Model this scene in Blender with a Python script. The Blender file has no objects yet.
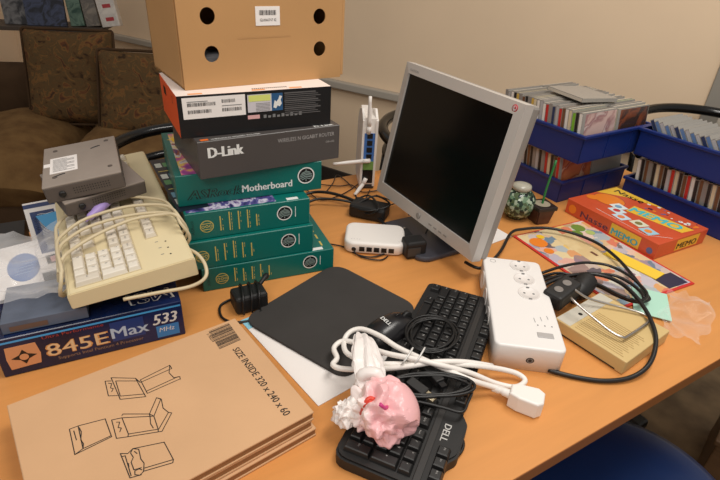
import bpy, bmesh, math, random
from mathutils import Vector, Matrix, noise
R = math.radians
random.seed(7)
S = bpy.context.scene
C = S.collection

# ---------------------------------------------------------------- camera, light, exposure
def make_camera():
    p, r = R(30.0), R(3.5)
    F = Vector((0, math.cos(p), -math.sin(p))); Rt = Vector((1, 0, 0)); U = Rt.cross(F)
    R2 = Rt*math.cos(r) + U*math.sin(r); U2 = U*math.cos(r) - Rt*math.sin(r)
    m = Matrix((R2, U2, -F)).transposed().to_4x4(); m.translation = Vector((0, 0, 1.33))
    cd = bpy.data.cameras.new('camera'); cd.sensor_width = 36; cd.lens = 508/720*36; cd.clip_start = .02
    o = bpy.data.objects.new('camera', cd); o.matrix_world = m; C.objects.link(o); S.camera = o
make_camera()
S.view_settings.view_transform = 'Standard'; S.view_settings.look = 'None'
S.view_settings.gamma = 1; S.view_settings.use_curve_mapping = False
S.view_settings.exposure = -0.06
W = bpy.data.worlds.new('world'); S.world = W; W.use_nodes = True
W.node_tree.nodes['Background'].inputs[0].default_value = (1.0, .95, .90, 1)
W.node_tree.nodes['Background'].inputs[1].default_value = .40
def area(name, loc, target, sx, sy, power, col):
    d = bpy.data.lights.new(name, 'AREA'); d.shape = 'RECTANGLE'; d.size = sx; d.size_y = sy; d.energy = power; d.color = col
    o = bpy.data.objects.new(name, d); o.location = loc
    o.rotation_euler = (Vector(target)-Vector(loc)).to_track_quat('-Z', 'Y').to_euler(); C.objects.link(o)
area('ceiling_lamp_light', (.65, .75, 2.55), (.5, .85, .73), 1.2, .5, 25, (1, .95, .88))
area('second_ceiling_lamp_light', (-.3, -.9, 2.6), (0, .6, .73), 1.2, .6, 20, (1, .95, .88))

# ---------------------------------------------------------------- materials
def lin(c):
    def f(v):
        v /= 255
        return v/12.92 if v <= .04045 else ((v+.055)/1.055)**2.4
    return (f(c[0]), f(c[1]), f(c[2]), 1)
MATS = {}
def mat(name, col, rough=.5, metal=0, var=0, scale=30, bump=0, bscale=200, spec=.5, stretch=None, col2=None, coat=0):
    if name in MATS: return MATS[name]
    m = bpy.data.materials.new(name); m.use_nodes = True; MATS[name] = m
    nt = m.node_tree; b = nt.nodes['Principled BSDF']
    b.inputs['Base Color'].default_value = lin(col); b.inputs['Roughness'].default_value = rough
    b.inputs['Metallic'].default_value = metal; b.inputs['Specular IOR Level'].default_value = spec
    if coat: b.inputs['Coat Weight'].default_value = coat; b.inputs['Coat Roughness'].default_value = .1
    if var or bump or col2:
        tc = nt.nodes.new('ShaderNodeTexCoord'); mp = nt.nodes.new('ShaderNodeMapping')
        nt.links.new(tc.outputs['Object'], mp.inputs['Vector'])
        if stretch: mp.inputs['Scale'].default_value = stretch
    if var or col2:
        n = nt.nodes.new('ShaderNodeTexNoise'); n.inputs['Scale'].default_value = scale; n.inputs['Detail'].default_value = 5
        nt.links.new(mp.outputs['Vector'], n.inputs['Vector'])
        r = nt.nodes.new('ShaderNodeValToRGB'); c = lin(col)
        if col2: a, d = lin(col2), c
        else: a = tuple(x*(1-var) for x in c[:3])+(1,); d = tuple(min(1, x*(1+var)) for x in c[:3])+(1,)
        r.color_ramp.elements[0].color = a; r.color_ramp.elements[1].color = d
        r.color_ramp.elements[0].position = .35; r.color_ramp.elements[1].position = .65
        nt.links.new(n.outputs['Fac'], r.inputs['Fac']); nt.links.new(r.outputs['Color'], b.inputs['Base Color'])
    if bump:
        n2 = nt.nodes.new('ShaderNodeTexNoise'); n2.inputs['Scale'].default_value = bscale; n2.inputs['Detail'].default_value = 3
        nt.links.new(mp.outputs['Vector'], n2.inputs['Vector'])
        bp = nt.nodes.new('ShaderNodeBump'); bp.inputs['Strength'].default_value = bump; bp.inputs['Distance'].default_value = .002
        nt.links.new(n2.outputs['Fac'], bp.inputs['Height']); nt.links.new(bp.outputs['Normal'], b.inputs['Normal'])
    return m
def ramp_mat(name, stops, scale, kind='noise', rough=.5, dist=0, detail=4, spec=.5, stretch=None, constant=False):
    m = bpy.data.materials.new(name); m.use_nodes = True; nt = m.node_tree; b = nt.nodes['Principled BSDF']; MATS[name] = m
    b.inputs['Roughness'].default_value = rough; b.inputs['Specular IOR Level'].default_value = spec
    tc = nt.nodes.new('ShaderNodeTexCoord'); mp = nt.nodes.new('ShaderNodeMapping'); nt.links.new(tc.outputs['Object'], mp.inputs['Vector'])
    if stretch: mp.inputs['Scale'].default_value = stretch
    r = nt.nodes.new('ShaderNodeValToRGB'); e = r.color_ramp.elements
    if constant: r.color_ramp.interpolation = 'CONSTANT'
    while len(e) < len(stops): e.new(.5)
    for i, (p, c) in enumerate(stops): e[i].position = p; e[i].color = lin(c)
    if kind == 'noise':
        n = nt.nodes.new('ShaderNodeTexNoise'); n.inputs['Scale'].default_value = scale; n.inputs['Detail'].default_value = detail; n.inputs['Distortion'].default_value = dist
        nt.links.new(mp.outputs['Vector'], n.inputs['Vector']); nt.links.new(n.outputs['Fac'], r.inputs['Fac'])
    else:
        n = nt.nodes.new('ShaderNodeTexVoronoi'); n.inputs['Scale'].default_value = scale
        ns = nt.nodes.new('ShaderNodeTexNoise'); ns.inputs['Scale'].default_value = scale*1.5
        nt.links.new(mp.outputs['Vector'], ns.inputs['Vector'])
        va = nt.nodes.new('ShaderNodeVectorMath'); va.operation = 'SCALE'; va.inputs['Scale'].default_value = dist
        nt.links.new(ns.outputs['Color'], va.inputs[0])
        vb = nt.nodes.new('ShaderNodeVectorMath'); nt.links.new(mp.outputs['Vector'], vb.inputs[0]); nt.links.new(va.outputs[0], vb.inputs[1])
        nt.links.new(vb.outputs[0], n.inputs['Vector'])
        sp = nt.nodes.new('ShaderNodeSeparateColor'); nt.links.new(n.outputs['Color'], sp.inputs[0]); nt.links.new(sp.outputs[0], r.inputs['Fac'])
    nt.links.new(r.outputs['Color'], b.inputs['Base Color'])
    return m
def film(name, col, a, rough=.12, rim=.5):
    m = bpy.data.materials.new(name); m.use_nodes = True; nt = m.node_tree; b = nt.nodes['Principled BSDF']; MATS[name] = m
    b.inputs['Base Color'].default_value = lin(col); b.inputs['Roughness'].default_value = rough; b.inputs['Specular IOR Level'].default_value = .8
    t = nt.nodes.new('ShaderNodeBsdfTransparent'); x = nt.nodes.new('ShaderNodeMixShader'); x.inputs[0].default_value = a
    lw = nt.nodes.new('ShaderNodeLayerWeight'); lw.inputs['Blend'].default_value = .35
    mr = nt.nodes.new('ShaderNodeMapRange'); mr.inputs['To Min'].default_value = a; mr.inputs['To Max'].default_value = min(1, a+rim)
    nt.links.new(lw.outputs['Facing'], mr.inputs['Value']); nt.links.new(mr.outputs[0], x.inputs[0])
    nt.links.new(t.outputs[0], x.inputs[1]); nt.links.new(b.outputs[0], x.inputs[2])
    nt.links.new(x.outputs[0], nt.nodes['Material Output'].inputs['Surface'])
    return m

# ---------------------------------------------------------------- mesh helpers
_txt = {}
def text_geo(s, spacing=1.0):
    k = (s, spacing)
    if k not in _txt:
        cu = bpy.data.curves.new('t', 'FONT'); cu.body = s; cu.resolution_u = 2; cu.size = 1; cu.space_character = spacing
        o = bpy.data.objects.new('t', cu); C.objects.link(o)
        dg = bpy.context.evaluated_depsgraph_get(); me = bpy.data.meshes.new_from_object(o.evaluated_get(dg))
        v = [(p.co.x, p.co.y) for p in me.vertices]; f = [tuple(q.vertices) for q in me.polygons]
        bpy.data.objects.remove(o); bpy.data.curves.remove(cu); bpy.data.meshes.remove(me); _txt[k] = (v, f)
    return _txt[k]
def catmull(P, n=6, closed=False):
    P = [Vector(p) for p in P]; out = []; N = len(P)
    for i in range(N if closed else N-1):
        g = (lambda j: P[j % N]) if closed else (lambda j: P[max(0, min(N-1, j))])
        a, b, c, d = g(i-1), g(i), g(i+1), g(i+2)
        for k in range(n):
            t = k/n
            out.append(.5*((2*b)+(c-a)*t+(2*a-5*b+4*c-d)*t*t+(3*b-a-3*c+d)*t*t*t))
    if not closed: out.append(P[-1])
    return out
def slab_rings(x0, y0, x1, y1, r, z0, z1, e, e0=0):
    out = []
    if e0: out += [(e0*(1-math.sin(R(a))), z0+e0*(1-math.cos(R(a)))) for a in (0, 30, 60)]
    else: out.append((0, z0))
    out += [(e*(1-math.cos(R(a))), z1-e+e*math.sin(R(a))) for a in (0, 25, 50, 70, 90)]
    return [[(x, y, z) for x, y in rrect(x0+i, y0+i, x1-i, y1-i, max(.0006, r-i), 6)] for i, z in out]
class MB:
    def __init__(s): s.v = []; s.f = []; s.m = []; s.sm = []; s.mats = []; s.nl = 0
    def slot(s, m):
        if m not in s.mats: s.mats.append(m)
        return s.mats.index(m)
    def add(s, V, F, m, smooth=False, M=None):
        o = len(s.v); k = s.slot(m)
        for p in V:
            p = Vector(p); s.v.append(M @ p if M else p)
        for f in F: s.f.append(tuple(i+o for i in f)); s.m.append(k); s.sm.append(smooth)
        return s
    def bm(s, b, m, smooth=False, M=None):
        b.verts.index_update(); s.add([v.co.copy() for v in b.verts], [[v.index for v in f.verts] for f in b.faces], m, smooth, M); b.free(); return s
    def box(s, a, b, m, bev=0, seg=2, M=None, smooth=False):
        B = bmesh.new(); bmesh.ops.create_cube(B, size=1)
        for v in B.verts: v.co = Vector([(a[i]+b[i])/2+v.co[i]*(b[i]-a[i]) for i in range(3)])
        if bev: bmesh.ops.bevel(B, geom=B.edges[:], offset=bev, segments=seg, affect='EDGES', profile=.5)
        bmesh.ops.recalc_face_normals(B, faces=B.faces[:])
        return s.bm(B, m, smooth, M)
    def tube(s, P, r, m, n=8, sub=5, closed=False, M=None):
        P = catmull(P, sub, closed) if sub else [Vector(p) for p in P]
        V = []; F = []; N = len(P); prev = None
        for i, p in enumerate(P):
            t = (P[(i+1) % N]-P[i-1]) if closed else (P[min(N-1, i+1)]-P[max(0, i-1)])
            if t.length < 1e-9: t = Vector((1, 0, 0))
            t.normalize()
            if prev is None: u = t.orthogonal().normalized()
            else:
                u = prev-t*prev.dot(t); u = u.normalized() if u.length > 1e-6 else t.orthogonal().normalized()
            prev = u; w = t.cross(u); rr = r[i*len(r)//N] if isinstance(r, (list, tuple)) else r
            for k in range(n):
                a = 2*math.pi*k/n; V.append(p+(u*math.cos(a)+w*math.sin(a))*rr)
        for i in range(N if closed else N-1):
            for k in range(n):
                j = (i+1) % N; F.append((i*n+k, i*n+(k+1) % n, j*n+(k+1) % n, j*n+k))
        if not closed: F.append(tuple(range(n-1, -1, -1))); F.append(tuple((N-1)*n+k for k in range(n)))
        return s.add(V, F, m, True, M)
    def lathe(s, prof, m, c=(0, 0, 0), n=24, M=None, smooth=True):
        V = []; F = []; c = Vector(c)
        for r, z in prof:
            for k in range(n):
                a = 2*math.pi*k/n; V.append(c+Vector((r*math.cos(a), r*math.sin(a), z)))
        for i in range(len(prof)-1):
            for k in range(n): F.append((i*n+k, i*n+(k+1) % n, (i+1)*n+(k+1) % n, (i+1)*n+k))
        F.append(tuple(range(n-1, -1, -1))); F.append(tuple((len(prof)-1)*n+k for k in range(n)))
        return s.add(V, F, m, smooth, M)
    def prism(s, poly, z0, z1, m, bev=0, seg=2, M=None, smooth=False):
        B = bmesh.new(); vs = [B.verts.new((x, y, z0)) for x, y in poly]; f = B.faces.new(vs)
        r = bmesh.ops.extrude_face_region(B, geom=[f])
        for v in [g for g in r['geom'] if isinstance(g, bmesh.types.BMVert)]: v.co.z = z1
        bmesh.ops.recalc_face_normals(B, faces=B.faces[:])
        if bev:
            E = [e for e in B.edges if abs(e.verts[0].co.z-e.verts[1].co.z) < 1e-9]
            bmesh.ops.bevel(B, geom=E, offset=bev, segments=seg, affect='EDGES', profile=.5)
        return s.bm(B, m, smooth, M)
    def quad(s, a, b, c, d, m, M=None): return s.add([a, b, c, d], [(0, 1, 2, 3)], m, False, M)
    def text(s, t, o, xd, yd, size, m, align='l', shear=0, bold=0, wid=None, spacing=1.0, lift=.0003):
        v, f = text_geo(t, spacing)
        if not v: return s
        xs = [p[0] for p in v]; x0, x1 = min(xs), max(xs); sx = size
        if wid: sx = wid/(x1-x0)
        xd = Vector(xd); yd = Vector(yd); n = xd.cross(yd); o = Vector(o)+n*lift
        off = {'l': x0, 'c': (x0+x1)/2, 'r': x1}[align]
        offs = [0] if not bold else [-bold, 0, bold]
        for i, q in enumerate(offs):
            s.add([o+n*(i*.00006)+xd*((x-off)*sx+shear*y*size+q)+yd*(y*size) for x, y in v], f, m)
        return s
    def slab(s, x0, y0, x1, y1, r, z0, z1, e, m, e0=0, M=None):
        rg = slab_rings(x0, y0, x1, y1, r, z0, z1, e, e0); n = len(rg[0]); V = [p for q in rg for p in q]; F = []
        for i in range(len(rg)-1):
            for k in range(n): F.append((i*n+k, i*n+(k+1) % n, (i+1)*n+(k+1) % n, (i+1)*n+k))
        F.append(tuple(range(n-1, -1, -1))); s.add(V, F, m, True, M)
        o = (len(rg)-1)*n; return s.add(V[o:], [tuple(range(n))], m, False, M)
    def line(s, P, w, o, xd, yd, m, lift=.0003):
        xd = Vector(xd); yd = Vector(yd); n = xd.cross(yd); o = Vector(o)+n*lift
        for a, b in zip(P[:-1], P[1:]):
            a = Vector(a); b = Vector(b); d = b-a
            if d.length < 1e-6: continue
            d.normalize(); k = Vector((-d.y, d.x))*w/2; a2 = a-d*w*.3; b2 = b+d*w*.3
            s.add([o+n*(.00003*(s.nl % 4))+xd*p.x+yd*p.y for p in (a2-k, b2-k, b2+k, a2+k)], [(0, 1, 2, 3)], m); s.nl += 1
        return s
    def rect(s, x0, y0, x1, y1, o, xd, yd, m, lift=.0003):
        xd = Vector(xd); yd = Vector(yd); n = xd.cross(yd); o = Vector(o)+n*lift
        return s.add([o+xd*x+yd*y for x, y in ((x0, y0), (x1, y0), (x1, y1), (x0, y1))], [(0, 1, 2, 3)], m)
    def disc(s, x, y, r, o, xd, yd, m, lift=.0003, r0=0, n=28, ry=None):
        xd = Vector(xd); yd = Vector(yd); nn = xd.cross(yd); o = Vector(o)+nn*lift; ry = ry or r
        ring = [o+xd*(x+r*math.cos(2*math.pi*k/n))+yd*(y+ry*math.sin(2*math.pi*k/n)) for k in range(n)]
        if not r0: return s.add(ring, [tuple(range(n))], m)
        q = r0/r
        inn = [o+xd*(x+r0*math.cos(2*math.pi*k/n))+yd*(y+ry*q*math.sin(2*math.pi*k/n)) for k in range(n)]
        return s.add(ring+inn, [(k, (k+1) % n, n+(k+1) % n, n+k) for k in range(n)], m)
    def mesh(s, name):
        me = bpy.data.meshes.new(name); me.from_pydata([tuple(v) for v in s.v], [], s.f)
        for m in s.mats: me.materials.append(m)
        for p, k, q in zip(me.polygons, s.m, s.sm): p.material_index = k; p.use_smooth = q
        me.update(); return me
    def build(s, name, parent=None, M=None, **tags):
        o = bpy.data.objects.new(name, s.mesh(name)); C.objects.link(o)
        if parent: o.parent = parent
        if M is not None: o.matrix_local = M
        for k, v in tags.items(): o[k] = v
        return o
def frame(o, xd=(1, 0, 0), yd=(0, 1, 0)):
    x = Vector(xd).normalized(); y = Vector(yd); y = (y-x*x.dot(y)).normalized(); z = x.cross(y)
    m = Matrix((x, y, z)).transposed().to_4x4(); m.translation = Vector(o); return m
def rz(o, deg): return frame(o, (math.cos(R(deg)), math.sin(R(deg)), 0), (-math.sin(R(deg)), math.cos(R(deg)), 0))
def thing(name, M, label, category, group=None):
    o = bpy.data.objects.new(name, None); o.empty_display_size = .05; C.objects.link(o); o.matrix_world = M
    o['label'] = label; o['category'] = category
    if group: o['group'] = group
    return o
def tags(label, category, group=None):
    d = dict(label=label, category=category)
    if group: d['group'] = group
    return d
def rrect(x0, y0, x1, y1, r, n=5):
    P = []
    for cx, cy, a0 in ((x1-r, y0+r, -90), (x1-r, y1-r, 0), (x0+r, y1-r, 90), (x0+r, y0+r, 180)):
        for k in range(n+1): a = R(a0+90*k/n); P.append((cx+r*math.cos(a), cy+r*math.sin(a)))
    return P
def round_poly(P, rad, n=6):
    out = []; N = len(P)
    for i in range(N):
        p = Vector(P[i]); a = Vector(P[i-1]); b = Vector(P[(i+1) % N]); r = rad[i] if isinstance(rad, (list, tuple)) else rad
        u = p+(a-p).normalized()*r; w = p+(b-p).normalized()*r
        for k in range(n+1):
            t = k/n; out.append(tuple((1-t)**2*u+2*t*(1-t)*p+t*t*w))
    return out
XY = ((0, 0, 0), (1, 0, 0), (0, 1, 0))
TT = .73

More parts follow.
